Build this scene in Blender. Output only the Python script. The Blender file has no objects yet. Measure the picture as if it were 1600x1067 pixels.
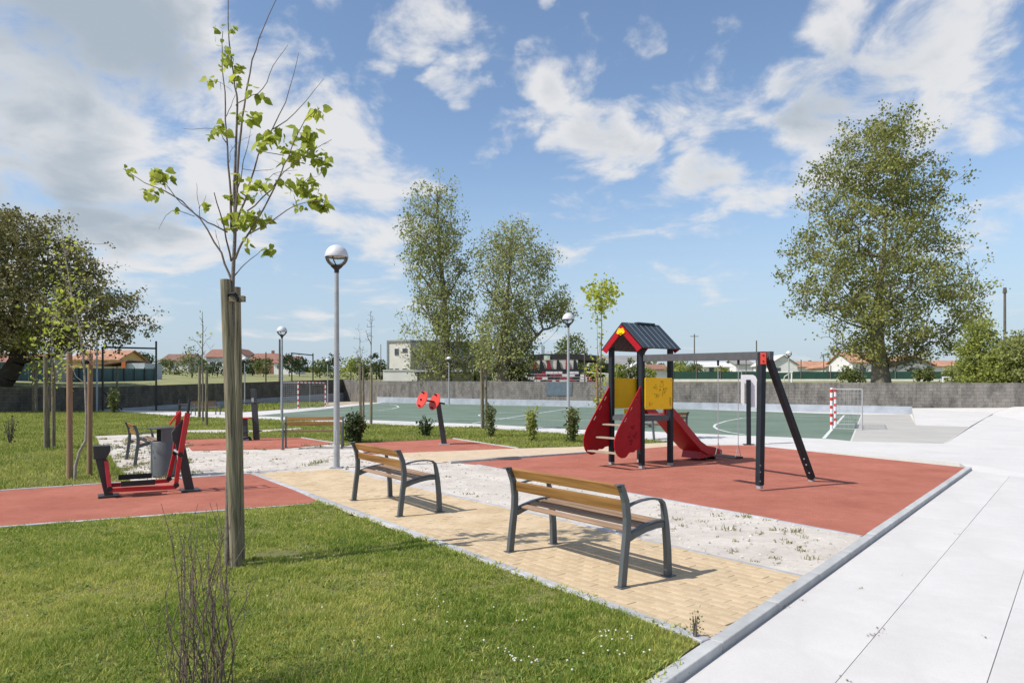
import bpy, bmesh, math, random
import numpy as np
from mathutils import Vector, Matrix
from mathutils.geometry import tessellate_polygon

SC = bpy.context.scene
COL = SC.collection
rnd = random.Random(7)
R = math.radians

# ------------------------------------------------------------------ camera
F, HY, CX, CH = 1067.0, 606.0, 800.0, 1.6      # focal length, horizon row, centre column of a 1600 px wide photo; eye height in m
cam = bpy.data.cameras.new('camera')
cam.sensor_width = 36.0
cam.lens = 36.0 * F / 1600.0
cam.shift_y = (HY - 533.5) / 1600.0
cam.clip_start = 0.05
cam.clip_end = 6000
cam_o = bpy.data.objects.new('camera', cam)
COL.objects.link(cam_o)
cam_o.location = (0, 0, CH)
cam_o.rotation_euler = (R(90), 0, 0)
SC.camera = cam_o

# ------------------------------------------------------------------ sun, sky, exposure
SUN_AZ = math.atan2(-0.906, -0.423)            # the sun stands to the left and a little behind the camera
SUN_EL = R(48)
sun_dir = Vector((math.sin(SUN_AZ) * math.cos(SUN_EL), math.cos(SUN_AZ) * math.cos(SUN_EL), math.sin(SUN_EL)))
sl = bpy.data.lights.new('sun', 'SUN')
sl.energy = 4.2
sl.angle = R(0.5)
sl.color = (1.0, 0.955, 0.89)
so = bpy.data.objects.new('sun', sl)
COL.objects.link(so)
so.rotation_euler = (-sun_dir).to_track_quat('-Z', 'Y').to_euler()

SC.view_settings.view_transform = 'Standard'
SC.view_settings.look = 'None'
SC.view_settings.exposure = 0.24
SC.view_settings.gamma = 1.0
SC.view_settings.use_curve_mapping = False
SC.cycles.use_denoising = True
SC.cycles.max_bounces = 8
SC.cycles.transparent_max_bounces = 16

W = bpy.data.worlds.new('World')
SC.world = W
W.use_nodes = True
def build_world():
    nt = W.node_tree
    N, L = nt.nodes, nt.links
    N.clear()
    out = N.new('ShaderNodeOutputWorld'); bg = N.new('ShaderNodeBackground')
    bg.inputs['Strength'].default_value = 0.14
    L.new(bg.outputs[0], out.inputs[0])
    sky = N.new('ShaderNodeTexSky'); sky.sky_type = 'NISHITA'; sky.sun_disc = False
    sky.sun_elevation = SUN_EL; sky.sun_rotation = SUN_AZ
    sky.air_density = 1.0; sky.dust_density = 0.35; sky.ozone_density = 1.5
    tc = N.new('ShaderNodeTexCoord')
    nrm = N.new('ShaderNodeVectorMath'); nrm.operation = 'NORMALIZE'
    L.new(tc.outputs['Generated'], nrm.inputs[0])
    D = nrm.outputs[0]
    def math_(op, a, b=None, c=None):
        n = N.new('ShaderNodeMath'); n.operation = op
        for i, v in enumerate((a, b, c)):
            if v is None: continue
            if isinstance(v, (int, float)): n.inputs[i].default_value = v
            else: L.new(v, n.inputs[i])
        return n.outputs[0]
    sep = N.new('ShaderNodeSeparateXYZ'); L.new(D, sep.inputs[0])
    # cloud deck: layers close up towards the horizon
    zp = math_('MAXIMUM', sep.outputs[2], 0.0)
    comb = N.new('ShaderNodeCombineXYZ')
    L.new(sep.outputs[0], comb.inputs[0]); L.new(sep.outputs[1], comb.inputs[1])
    L.new(math_('DIVIDE', math_('MULTIPLY', zp, 2.5), math_('ADD', zp, 0.42)), comb.inputs[2])
    def noise(scale, detail, rough, off, dist=0.0):
        mp = N.new('ShaderNodeMapping'); mp.inputs['Location'].default_value = off
        L.new(comb.outputs[0], mp.inputs['Vector'])
        n = N.new('ShaderNodeTexNoise'); n.noise_dimensions = '3D'
        n.inputs['Scale'].default_value = scale; n.inputs['Detail'].default_value = detail
        n.inputs['Roughness'].default_value = rough; n.inputs['Distortion'].default_value = dist
        L.new(mp.outputs[0], n.inputs['Vector'])
        return n.outputs[0]
    big = noise(2.6, 3, 0.5, (3.1, 7.7, 1.9))
    fine = noise(8.5, 11, 0.58, (1.3, 2.2, 0.7), 0.35)
    # cloud banks as the photograph shows them: (column, row, angular radius, amount)
    banks = [(110, 140, 16, .52), (-150, 260, 20, .46), (330, 210, 10, .42), (250, 60, 6, .30), (500, 255, 8, .34), (590, 290, 6, .26), (60, 290, 9, .36), (400, 50, 4, .24), (640, 270, 4, .2),
             (580, -15, 5, .28), (650, 45, 2.6, .20), (850, 128, 4.2, .25), (930, 108, 2.8, .22), (945, 235, 4.0, .27), (800, 215, 3.2, .20), (1090, 288, 4.6, .27), (1185, 298, 3.4, .25),
             (1340, 140, 7.5, .40), (1450, 100, 8, .42), (1400, 200, 5, .28), (1270, 130, 4.5, .28), (1290, 250, 4.5, .20), (1480, 10, 6, .26), (1390, 40, 5, .26), (1560, 140, 4.5, .27), (1032, 80, 2.0, .26), (760, 270, 3.0, .22),
             (1540, 290, 6, .18), (250, 340, 6, .2), (300, 430, 8, .13), (600, 350, 7, .20), (960, 340, 3.5, .18), (1060, 370, 3, .14), (180, 330, 5, .22), (1120, 415, 4, .14),
             (705, 138, 2.2, .30), (580, 100, 2.0, .26), (520, 420, 7, .13), (950, 430, 6, .11), (1510, 390, 5, .12), (810, 42, 1.8, .24)]
    cov = None
    wn = N.new('ShaderNodeTexNoise'); wn.inputs['Scale'].default_value = 7.0; wn.inputs['Detail'].default_value = 5; L.new(comb.outputs[0], wn.inputs['Vector'])
    w1 = N.new('ShaderNodeVectorMath'); w1.operation = 'SUBTRACT'; L.new(wn.outputs['Color'], w1.inputs[0]); w1.inputs[1].default_value = (.5, .5, .5)
    w2 = N.new('ShaderNodeVectorMath'); w2.operation = 'MULTIPLY_ADD'; L.new(w1.outputs[0], w2.inputs[0]); w2.inputs[1].default_value = (.30, .30, .14); L.new(D, w2.inputs[2])
    w3 = N.new('ShaderNodeVectorMath'); w3.operation = 'NORMALIZE'; L.new(w2.outputs[0], w3.inputs[0])
    for (px, py, rad, amt) in banks:
        v = Vector(((px - CX) / F, 1.0, (HY - py) / F)).normalized()
        d = N.new('ShaderNodeVectorMath'); d.operation = 'DOT_PRODUCT'
        L.new(w3.outputs[0], d.inputs[0]); d.inputs[1].default_value = v
        mr = N.new('ShaderNodeMapRange'); mr.interpolation_type = 'SMOOTHSTEP'
        mr.inputs['From Min'].default_value = math.cos(R(rad * 1.15)); mr.inputs['From Max'].default_value = 1.0
        mr.inputs['To Min'].default_value = 0.0; mr.inputs['To Max'].default_value = amt
        L.new(d.outputs['Value'], mr.inputs['Value'])
        cov = mr.outputs[0] if cov is None else math_('MAXIMUM', cov, mr.outputs[0])
    # away from the view the deck goes on as broken cloud of the same kind
    back = N.new('ShaderNodeMapRange'); back.interpolation_type = 'SMOOTHSTEP'
    L.new(sep.outputs[1], back.inputs['Value'])
    back.inputs['From Min'].default_value = 0.55; back.inputs['From Max'].default_value = 0.1
    back.inputs['To Min'].default_value = 0.0; back.inputs['To Max'].default_value = 0.20
    cov = math_('MAXIMUM', cov, back.outputs[0])
    dens = math_('ADD', math_('ADD', math_('MULTIPLY', big, 0.45), math_('MULTIPLY', fine, 1.55)), cov)
    alpha = N.new('ShaderNodeMapRange'); alpha.interpolation_type = 'SMOOTHSTEP'
    alpha.inputs['From Min'].default_value = 1.12; alpha.inputs['From Max'].default_value = 1.47
    alpha.inputs['To Max'].default_value = 0.93
    L.new(dens, alpha.inputs['Value'])
    thick = N.new('ShaderNodeMapRange'); thick.interpolation_type = 'SMOOTHSTEP'
    thick.inputs['From Min'].default_value = 0.88; thick.inputs['From Max'].default_value = 1.08
    L.new(math_('ADD', math_('ADD', cov, math_('MULTIPLY', big, 0.70)), math_('MULTIPLY', fine, 0.34)), thick.inputs['Value'])
    cc = N.new('ShaderNodeMix'); cc.data_type = 'RGBA'
    cc.inputs[6].default_value = (4.9, 4.9, 4.95, 1); cc.inputs[7].default_value = (2.55, 2.95, 3.35, 1)
    L.new(thick.outputs[0], cc.inputs[0])
    # pale haze low in the sky, the same all round
    hz = N.new('ShaderNodeMapRange'); hz.interpolation_type = 'SMOOTHSTEP'; L.new(sep.outputs[2], hz.inputs['Value'])
    hz.inputs['From Min'].default_value = 0.34; hz.inputs['From Max'].default_value = -0.02; hz.inputs['To Min'].default_value = 0.0; hz.inputs['To Max'].default_value = 0.92
    hm = N.new('ShaderNodeMix'); hm.data_type = 'RGBA'; hm.inputs[7].default_value = (2.75, 3.4, 4.15, 1)
    L.new(hz.outputs[0], hm.inputs[0]); L.new(sky.outputs[0], hm.inputs[6])
    mx = N.new('ShaderNodeMix'); mx.data_type = 'RGBA'
    L.new(alpha.outputs[0], mx.inputs[0]); L.new(hm.outputs[2], mx.inputs[6]); L.new(cc.outputs[2], mx.inputs[7])
    L.new(mx.outputs[2], bg.inputs['Color'])
build_world()

# ------------------------------------------------------------------ helpers
def G(px, py, z=0.0):
    """point of the level z seen at photo pixel (px, py)"""
    Y = F * (CH - z) / (py - HY)
    return Vector(((px - CX) * Y / F, Y, z))
def P(px, py, Y):
    return Vector(((px - CX) * Y / F, Y, CH - (py - HY) * Y / F))

MATS = {}
def mat(name, col, rough=0.75, var=0.12, scale=4.0, bump=0.0, bscale=60.0, metal=0.0, spec=0.3, col2=None, objrand=0.0, trans=0.0, attr=None, coat=0.0, speck=None):
    if name in MATS: return MATS[name]
    m = bpy.data.materials.new(name); m.use_nodes = True
    nt = m.node_tree; N, L = nt.nodes, nt.links
    b = N['Principled BSDF']
    b.inputs['Roughness'].default_value = rough; b.inputs['Metallic'].default_value = metal
    b.inputs['Specular IOR Level'].default_value = spec; b.inputs['Coat Weight'].default_value = coat
    tc = N.new('ShaderNodeTexCoord')
    c1 = tuple(c * (1 - var) for c in col) + (1,)
    c2 = tuple(min(1, c * (1 + var)) for c in (col2 or col)) + (1,)
    n1 = N.new('ShaderNodeTexNoise'); n1.inputs['Scale'].default_value = scale; n1.inputs['Detail'].default_value = 7; n1.inputs['Roughness'].default_value = 0.65
    L.new(tc.outputs['Object'], n1.inputs['Vector'])
    mr = N.new('ShaderNodeMapRange'); mr.inputs['From Min'].default_value = 0.3; mr.inputs['From Max'].default_value = 0.7
    L.new(n1.outputs[0], mr.inputs['Value'])
    mx = N.new('ShaderNodeMix'); mx.data_type = 'RGBA'; mx.inputs[6].default_value = c1; mx.inputs[7].default_value = c2
    if attr:
        at = N.new('ShaderNodeAttribute'); at.attribute_name = attr
        L.new(at.outputs['Fac'], mx.inputs[0])
    else:
        L.new(mr.outputs[0], mx.inputs[0])
    colout = mx.outputs[2]
    if objrand:
        oi = N.new('ShaderNodeObjectInfo')
        hs = N.new('ShaderNodeHueSaturation')
        m2 = N.new('ShaderNodeMapRange'); m2.inputs['To Min'].default_value = 1 - objrand; m2.inputs['To Max'].default_value = 1 + objrand
        L.new(oi.outputs['Random'], m2.inputs['Value']); L.new(m2.outputs[0], hs.inputs['Value']); L.new(colout, hs.inputs['Color'])
        colout = hs.outputs[0]
    if speck:
        # fine grain and broad wear, multiplied over the colour
        for (ss, amt) in speck:
            n3 = N.new('ShaderNodeTexNoise'); n3.inputs['Scale'].default_value = ss; n3.inputs['Detail'].default_value = 6; n3.inputs['Roughness'].default_value = 0.7
            L.new(tc.outputs['Object'], n3.inputs['Vector'])
            m3 = N.new('ShaderNodeMapRange'); m3.inputs['From Min'].default_value = .3; m3.inputs['From Max'].default_value = .7
            m3.inputs['To Min'].default_value = 1 - amt; m3.inputs['To Max'].default_value = 1 + amt; L.new(n3.outputs[0], m3.inputs['Value'])
            vm = N.new('ShaderNodeVectorMath'); vm.operation = 'SCALE'; L.new(colout, vm.inputs[0]); L.new(m3.outputs[0], vm.inputs['Scale']); colout = vm.outputs[0]
    L.new(colout, b.inputs['Base Color'])
    if bump:
        n2 = N.new('ShaderNodeTexNoise'); n2.inputs['Scale'].default_value = bscale; n2.inputs['Detail'].default_value = 5
        L.new(tc.outputs['Object'], n2.inputs['Vector'])
        bp = N.new('ShaderNodeBump'); bp.inputs['Strength'].default_value = bump; bp.inputs['Distance'].default_value = 0.02
        L.new(n2.outputs[0], bp.inputs['Height']); L.new(bp.outputs[0], b.inputs['Normal'])
    if trans:
        tr = N.new('ShaderNodeBsdfTranslucent'); L.new(colout, tr.inputs['Color'])
        ms = N.new('ShaderNodeMixShader'); ms.inputs[0].default_value = trans
        L.new(b.outputs[0], ms.inputs[1]); L.new(tr.outputs[0], ms.inputs[2])
        L.new(ms.outputs[0], N['Material Output'].inputs['Surface'])
    MATS[name] = m
    return m

def link(o, parent=None):
    COL.objects.link(o)
    if parent is not None: o.parent = parent
    return o
def tag(o, label=None, cat=None, group=None, kind=None):
    if label: o['label'] = label
    if cat: o['category'] = cat
    if group: o['group'] = group
    if kind: o['kind'] = kind
    return o
def thing(name, label, cat, loc=(0, 0, 0), rz=0.0, group=None):
    o = bpy.data.objects.new(name, None); o.empty_display_size = 0.1
    link(o); o.location = loc; o.rotation_euler = (0, 0, rz)
    return tag(o, label, cat, group)
def copy_tree(o, parent=None):
    c = o.copy(); COL.objects.link(c); c.parent = parent
    for ch in list(o.children): copy_tree(ch, c)
    return c

class MB:
    def __init__(s): s.v = []; s.f = []
    def add(s, verts, faces):
        k = len(s.v); s.v += [tuple(v) for v in verts]; s.f += [tuple(i + k for i in f) for f in faces]; return s
    def box(s, c, d, M=None, top=1.0):
        """box of size d about c; top scales its upper face"""
        x, y, z = (q / 2 for q in d)
        vs = [(-x, -y, -z), (x, -y, -z), (x, y, -z), (-x, y, -z), (-x * top, -y * top, z), (x * top, -y * top, z), (x * top, y * top, z), (-x * top, y * top, z)]
        vs = [Vector(v) for v in vs]
        if M is not None: vs = [M @ v for v in vs]
        c = Vector(c)
        return s.add([v + c for v in vs], [(3, 2, 1, 0), (4, 5, 6, 7), (0, 1, 5, 4), (1, 2, 6, 5), (2, 3, 7, 6), (3, 0, 4, 7)])
    def beam(s, a, b, w, h, up=(0, 0, 1)):
        """rectangular bar from a to b: w across, h along up"""
        a, b = Vector(a), Vector(b); t = (b - a).normalized(); up = Vector(up)
        x = t.cross(up)
        if x.length < 1e-4: x = t.cross(Vector((0, 1, 0)))
        x.normalize(); y = x.cross(t).normalized()
        vs = []
        for p in (a, b):
            for sx, sy in ((-1, -1), (1, -1), (1, 1), (-1, 1)): vs.append(p + x * (sx * w / 2) + y * (sy * h / 2))
        return s.add(vs, [(0, 1, 2, 3), (7, 6, 5, 4), (0, 4, 5, 1), (1, 5, 6, 2), (2, 6, 7, 3), (3, 7, 4, 0)])
    def ribbon(s, pts, w, thick, wax):
        """flat bar bent along pts: w along wax, thick across"""
        pts = [Vector(p) for p in pts]; wax = Vector(wax).normalized(); n = len(pts); vs = []
        for i, p in enumerate(pts):
            t = (pts[min(i + 1, n - 1)] - pts[max(i - 1, 0)]).normalized(); nn = t.cross(wax).normalized()
            th = thick[i] if isinstance(thick, (list, tuple)) else thick
            for a, b in ((-1, -1), (1, -1), (1, 1), (-1, 1)): vs.append(p + wax * (a * w / 2) + nn * (b * th / 2))
        fs = [(0, 1, 2, 3), tuple(4 * (n - 1) + j for j in (3, 2, 1, 0))]
        for i in range(n - 1):
            for j in range(4): fs.append((4 * i + j, 4 * i + 4 + j, 4 * i + 4 + (j + 1) % 4, 4 * i + (j + 1) % 4))
        return s.add(vs, fs)
    def tube(s, pts, r, n=8, caps=True):
        pts = [Vector(p) for p in pts]; m = len(pts); vs = []; ref = None
        for i, p in enumerate(pts):
            t = (pts[min(i + 1, m - 1)] - pts[max(i - 1, 0)]).normalized()
            if ref is None: ref = t.orthogonal().normalized()
            ref = (ref - t * ref.dot(t)); ref = ref.normalized() if ref.length > 1e-5 else t.orthogonal().normalized()
            q = t.cross(ref); rr = r[i] if isinstance(r, (list, tuple)) else r
            for j in range(n):
                a = 2 * math.pi * j / n; vs.append(p + (ref * math.cos(a) + q * math.sin(a)) * rr)
        fs = [(i * n + j, i * n + (j + 1) % n, (i + 1) * n + (j + 1) % n, (i + 1) * n + j) for i in range(m - 1) for j in range(n)]
        if caps: fs += [tuple(range(n - 1, -1, -1)), tuple(range((m - 1) * n, m * n))]
        return s.add(vs, fs)
    def lathe(s, prof, n=24, c=(0, 0, 0), a0=0.0, a1=2 * math.pi):
        full = abs(a1 - a0 - 2 * math.pi) < 1e-6; k = n if full else n + 1; c = Vector(c); vs = []
        for (r, z) in prof:
            for j in range(k):
                a = a0 + (a1 - a0) * j / n; vs.append(c + Vector((r * math.cos(a), r * math.sin(a), z)))
        fs = []
        for i in range(len(prof) - 1):
            for j in range(n): fs.append((i * k + j, i * k + (j + 1) % k, (i + 1) * k + (j + 1) % k, (i + 1) * k + j))
        return s.add(vs, fs)
    def prism(s, outer, thick, frame, holes=()):
        """outline (u,v) with holes, extruded along frame's w: frame = (origin, u, v, w)"""
        o, U, V, Wd = (Vector(q) for q in frame)
        loops = [list(outer)] + [list(h) for h in holes]
        flat = [p for l in loops for p in l]
        tris = tessellate_polygon([[Vector((p[0], p[1], 0)) for p in l] for l in loops])
        n = len(flat)
        vs = [o + U * p[0] + V * p[1] - Wd * thick / 2 for p in flat] + [o + U * p[0] + V * p[1] + Wd * thick / 2 for p in flat]
        fs = [tuple(t) for t in tris] + [tuple(i + n for i in reversed(t)) for t in tris]
        k = 0
        for l in loops:
            m = len(l)
            for i in range(m): fs.append((k + i, k + (i + 1) % m, n + k + (i + 1) % m, n + k + i))
            k += m
        return s.add(vs, fs)
    def slab(s, poly, z1, z0):
        """plan polygon of (x,y) or (x,y,dz) with its top at z1 and its underside at z0"""
        n = len(poly)
        vs = [(p[0], p[1], z1 + (p[2] if len(p) > 2 else 0)) for p in poly] + [(p[0], p[1], z0) for p in poly]
        tris = tessellate_polygon([[Vector((p[0], p[1], 0)) for p in poly]])
        fs = [tuple(t) for t in tris] + [tuple(i + n for i in reversed(t)) for t in tris]
        fs += [(i, (i + 1) % n, n + (i + 1) % n, n + i) for i in range(n)]
        return s.add(vs, fs)
    def mesh(s, name, m, smooth=False, fix=True):
        me = bpy.data.meshes.new(name); me.from_pydata(s.v, [], s.f); me.update()
        if fix:
            bm = bmesh.new(); bm.from_mesh(me); bmesh.ops.recalc_face_normals(bm, faces=bm.faces); bm.to_mesh(me); bm.free()
        if smooth:
            me.shade_smooth()
            if hasattr(me, 'set_sharp_from_angle'): me.set_sharp_from_angle(angle=R(40))
        me.materials.append(m)
        return me
    def build(s, name, m, parent=None, smooth=False, loc=None, bevel=0.0, fix=True):
        o = bpy.data.objects.new(name, s.mesh(name, m, smooth, fix)); link(o, parent)
        if loc is not None: o.location = loc
        if bevel:
            bv = o.modifiers.new('bevel', 'BEVEL'); bv.width = bevel; bv.segments = 2; bv.limit_method = 'ANGLE'; bv.angle_limit = R(40)
        return o

def np_mesh(name, verts, faces, m, attr=None, smooth=False):
    """faces: (n,k) int array; attr: per-vertex float"""
    me = bpy.data.meshes.new(name)
    verts = np.asarray(verts, dtype=np.float32); faces = np.asarray(faces, dtype=np.int32); n, k = faces.shape
    me.vertices.add(len(verts)); me.vertices.foreach_set('co', verts.ravel())
    me.loops.add(n * k); me.loops.foreach_set('vertex_index', faces.ravel())
    me.polygons.add(n); me.polygons.foreach_set('loop_start', np.arange(0, n * k, k, dtype=np.int32))
    me.polygons.foreach_set('loop_total', np.full(n, k, dtype=np.int32))
    if smooth: me.polygons.foreach_set('use_smooth', np.ones(n, dtype=bool))
    me.update(calc_edges=True)
    if attr is not None:
        a = me.attributes.new('v', 'FLOAT', 'POINT'); a.data.foreach_set('value', np.asarray(attr, dtype=np.float32))
    me.materials.append(m)
    return me

NR = np.random.default_rng(11)
def in_poly(x, y, poly):
    c = np.zeros(len(x), dtype=bool); n = len(poly)
    for i in range(n):
        x0, y0 = poly[i][0], poly[i][1]; x1, y1 = poly[(i + 1) % n][0], poly[(i + 1) % n][1]
        if y0 == y1: continue
        cr = ((y0 > y) != (y1 > y)) & (x < (x1 - x0) * (y - y0) / (y1 - y0) + x0)
        c ^= cr
    return c
def line_x(a, b, c, d):
    """intersection of the plan lines ab and cd"""
    x1, y1, x2, y2, x3, y3, x4, y4 = a[0], a[1], b[0], b[1], c[0], c[1], d[0], d[1]
    den = (x1 - x2) * (y3 - y4) - (y1 - y2) * (x3 - x4)
    p = ((x1 * y2 - y1 * x2) * (x3 - x4) - (x1 - x2) * (x3 * y4 - y3 * x4)) / den
    q = ((x1 * y2 - y1 * x2) * (y3 - y4) - (y1 - y2) * (x3 * y4 - y3 * x4)) / den
    return Vector((p, q, 0))

def leaf_mesh(name, pos, size, m, droop=0.25, flat=0.0, aspect=0.75, tone=None):
    """one folded leaf (two quads) per position"""
    n = len(pos); pos = np.asarray(pos)
    d = NR.normal(size=(n, 3)); d[:, 2] -= droop; d[:, 2] *= (1 - flat); d /= np.linalg.norm(d, axis=1)[:, None]
    t = NR.normal(size=(n, 3)); t[:, 2] *= (1 - flat)
    t -= d * (t * d).sum(1)[:, None]; t /= np.linalg.norm(t, axis=1)[:, None]
    nn = np.cross(d, t)
    L_ = (size * NR.uniform(0.5, 1.4, n))[:, None]; w = L_ * aspect * 0.5
    v = np.stack([pos, pos + d * L_ * 0.45 + t * w + nn * L_ * 0.12, pos + d * L_, pos + d * L_ * 0.45 - t * w + nn * L_ * 0.12], 1).reshape(-1, 3)
    b = np.arange(n)[:, None] * 4
    f = np.concatenate([b + np.array([[0, 1, 2]]), b + np.array([[0, 2, 3]])])
    a = NR.uniform(0, 1, n)
    if tone is not None: a = a * .5 + tone * .5
    a = np.repeat(a, 4)
    return np_mesh(name, v, f, m, a)

def frustums(name, p0, p1, r0, r1, m, n=5):
    p0, p1 = np.asarray(p0, float), np.asarray(p1, float); r0, r1 = np.asarray(r0, float), np.asarray(r1, float)
    d = p1 - p0; ln = np.linalg.norm(d, axis=1); ok = ln > 1e-5
    p0, p1, r0, r1, d, ln = p0[ok], p1[ok], r0[ok], r1[ok], d[ok], ln[ok]
    d = d / ln[:, None]
    ref = np.where(np.abs(d[:, 2:3]) < 0.9, np.array([[0, 0, 1.0]]), np.array([[1.0, 0, 0]]))
    x = np.cross(d, ref); x /= np.linalg.norm(x, axis=1)[:, None]; y = np.cross(d, x)
    an = np.arange(n) * 2 * np.pi / n
    ring = x[:, None, :] * np.cos(an)[None, :, None] + y[:, None, :] * np.sin(an)[None, :, None]
    v = np.concatenate([p0[:, None, :] + ring * r0[:, None, None], p1[:, None, :] + ring * r1[:, None, None]], 1)
    k = len(p0); b = np.arange(k)[:, None] * (2 * n)
    f = np.concatenate([b + np.array([[j, (j + 1) % n, n + (j + 1) % n, n + j]]) for j in range(n)])
    return np_mesh(name, v.reshape(-1, 3), f, m, None, True)

# ------------------------------------------------------------------ ground materials
M_SOIL = mat('soil', (0.20, 0.185, 0.07), 0.95, 0.35, 3.0, 0.6, 40, col2=(0.12, 0.12, 0.045))
M_FIELD = mat('field_grass', (0.20, 0.22, 0.08), 0.95, 0.3, 0.25, 0.5, 6, col2=(0.26, 0.25, 0.11))
M_GRAVEL = mat('gravel', (0.56, 0.495, 0.43), 0.95, 0.12, 1.3, 0.6, 160, col2=(0.64, 0.585, 0.52), speck=((60, .16), (9, .10)))
M_RUBBER = mat('red_rubber', (0.42, 0.145, 0.100), 0.95, 0.10, 0.9, 0.6, 300, spec=0.06, col2=(0.46, 0.175, 0.125), speck=((140, .16), (5, .08)))
M_CONC = mat('concrete', (0.60, 0.575, 0.55), 0.88, 0.06, 0.7, 0.3, 240, spec=0.12, speck=((70, .05), (9, .03), (1.7, .03)))
M_CONC2 = mat('court_concrete', (0.44, 0.42, 0.385), 0.9, 0.10, 0.6, 0.2, 60, spec=0.2)
M_KERB = mat('kerb_concrete', (0.45, 0.45, 0.44), 0.88, 0.14, 5.0, 0.35, 150, objrand=0.08, spec=0.2)
M_KERBL = mat('pale_kerb', (0.42, 0.42, 0.43), 0.85, 0.18, 7.0, 0.35, 150, objrand=0.12, spec=0.2)
M_PAVER = mat('paver', (0.54, 0.40, 0.24), 0.9, 0.10, 2.2, 0.35, 200, objrand=0.07, spec=0.1, col2=(0.58, 0.46, 0.31), speck=((90, .09), (14, .07)))
M_JOINT = mat('joint_sand', (0.46, 0.36, 0.24), 0.95, 0.2, 14.0, 0.5, 200)
M_PAVE2 = mat('far_paving', (0.58, 0.45, 0.31), 0.9, 0.10, 3.0, 0.3, 120)
M_COURT = mat('court_green', (0.135, 0.185, 0.142), 0.85, 0.10, 0.35, 0.15, 120, spec=0.15, col2=(0.165, 0.215, 0.17), speck=((3, .08),))
M_LINE = mat('white_line', (0.62, 0.64, 0.62), 0.8, 0.12, 3.0)
M_DIRT = mat('dirt', (0.38, 0.30, 0.21), 0.95, 0.25, 1.2, 0.6, 30, col2=(0.46, 0.38, 0.28))

def plan(pts): return [(p.x, p.y) for p in pts]
def sheet(name, poly, z1, z0, m, kind='structure'):
    return tag(MB().slab(poly, z1, z0).build(name, m), kind=kind)

# kerb along the plaza; the plaza lies 0.1 m lower
ZP = -0.035
K0, K1 = G(1060, 1067, ZP), G(1518, 734, ZP); K0.z = K1.z = 0
kd = (K1 - K0).normalized(); kn = Vector((-kd.y, kd.x, 0)); klen = (K1 - K0).length
KW = 0.095
KI0, KI1 = K0 + kn * KW, K1 + kn * KW
KS = K0 - kd * 4.5                                       # kerb start, behind the camera
LQ1, LQ2 = G(500, 785), G(1110, 1003)                    # edge between lawn and paver path
pd = (LQ2 - LQ1).normalized(); pn = Vector((-pd.y, pd.x, 0))
PW = 1.82
C1 = line_x(LQ1, LQ2, KI0, KI1)
C2 = line_x(LQ1 + pn * PW, LQ2 + pn * PW, KI0, KI1)
RF0, RF1 = G(748, 726.5), G(1335, 836)
C3 = line_x(RF0, RF1, KI0, KI1)
C4 = KI1 - kd * 0.08

# ------------------------------------------------------------------ ground sheets
sheet('ground', [(-900, -400), (900, -400), (900, 400), (-900, 400)], -0.13, -0.6, M_FIELD)
gravel_poly = [(-22, 9.0), (-3.0, 8.2), (C1.x, C1.y), (KI1.x, KI1.y), (C4.x, C4.y)] + plan([G(1172, 697), G(1045, 691)]) + [(2, 22), (-22, 33)]
sheet('gravel_ground', gravel_poly, 0.0, -0.12, M_GRAVEL)
# red rubber pads
sheet('rubber_playground_surface', plan([RF0]) + [(C3.x, C3.y), (C4.x, C4.y)] + plan([G(1172, 696), G(1060, 696.5), G(925, 708.5), G(720, 724)]), 0.014, -0.05, M_RUBBER)
sheet('rubber_fitness_pad', plan([G(-420, 796), G(400, 741), G(503, 786), G(-420, 857)]), 0.014, -0.05, M_RUBBER)
sheet('rubber_pad_by_lamp', plan([G(285, 688), G(350, 685.5), G(470, 684.5), G(522, 693), G(440, 701.5), G(300, 704.5)]), 0.014, -0.05, M_RUBBER)
sheet('rubber_pad_by_wheels', plan([G(556, 693), G(707, 686), G(806, 701), G(600, 709), G(572, 710)]), 0.014, -0.05, M_RUBBER)
# pale path between the pads
sheet('paved_path', plan([G(600, 709), G(806, 701), G(900, 698.5), G(1045, 691.5), G(1062, 696.5), G(925, 708.5), G(707, 724), G(636, 716)]), 0.010, -0.05, M_PAVE2)
# concrete apron round the court, the court and its lines
apron = [(180, 641), (380, 644), (500, 636), (590, 627.6), (1345, 645.2), (1425, 646.2), (1432, 664), (1515, 667), (1475, 694), (1500, 723.5), (1172, 696), (1045, 690.5), (906, 680), (750, 669), (600, 664), (400, 655), (290, 652)]
sheet('court_apron', plan([G(*p) for p in apron]), 0.004, -0.11, M_CONC)
sheet('court_run_off', plan([G(*p) for p in [(1347, 648), (1421, 647), (1431, 664), (1513, 667), (1473, 693), (1331, 689.5)]]), 0.009, -0.05, M_CONC2)
court = [(395, 650), (500, 640), (600, 629), (800, 632.5), (1000, 637), (1345, 648), (1328, 689), (1297, 686), (1000, 673.5), (906, 671), (750, 662.5), (600, 657)]
sheet('sports_court', plan([G(*p) for p in court]), 0.012, -0.05, M_COURT)
def court_line(pts, w=0.09):
    q = [G(*p) for p in pts]; mb = MB(); vs = []
    for i, p in enumerate(q):
        t = (q[min(i + 1, len(q) - 1)] - q[max(i - 1, 0)]).normalized(); n = Vector((-t.y, t.x, 0)) * w / 2
        vs += [(p.x - n.x, p.y - n.y, 0.0165), (p.x + n.x, p.y + n.y, 0.0165)]
    mb.add(vs, [(2 * i, 2 * i + 2, 2 * i + 3, 2 * i + 1) for i in range(len(q) - 1)])
    return mb
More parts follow.
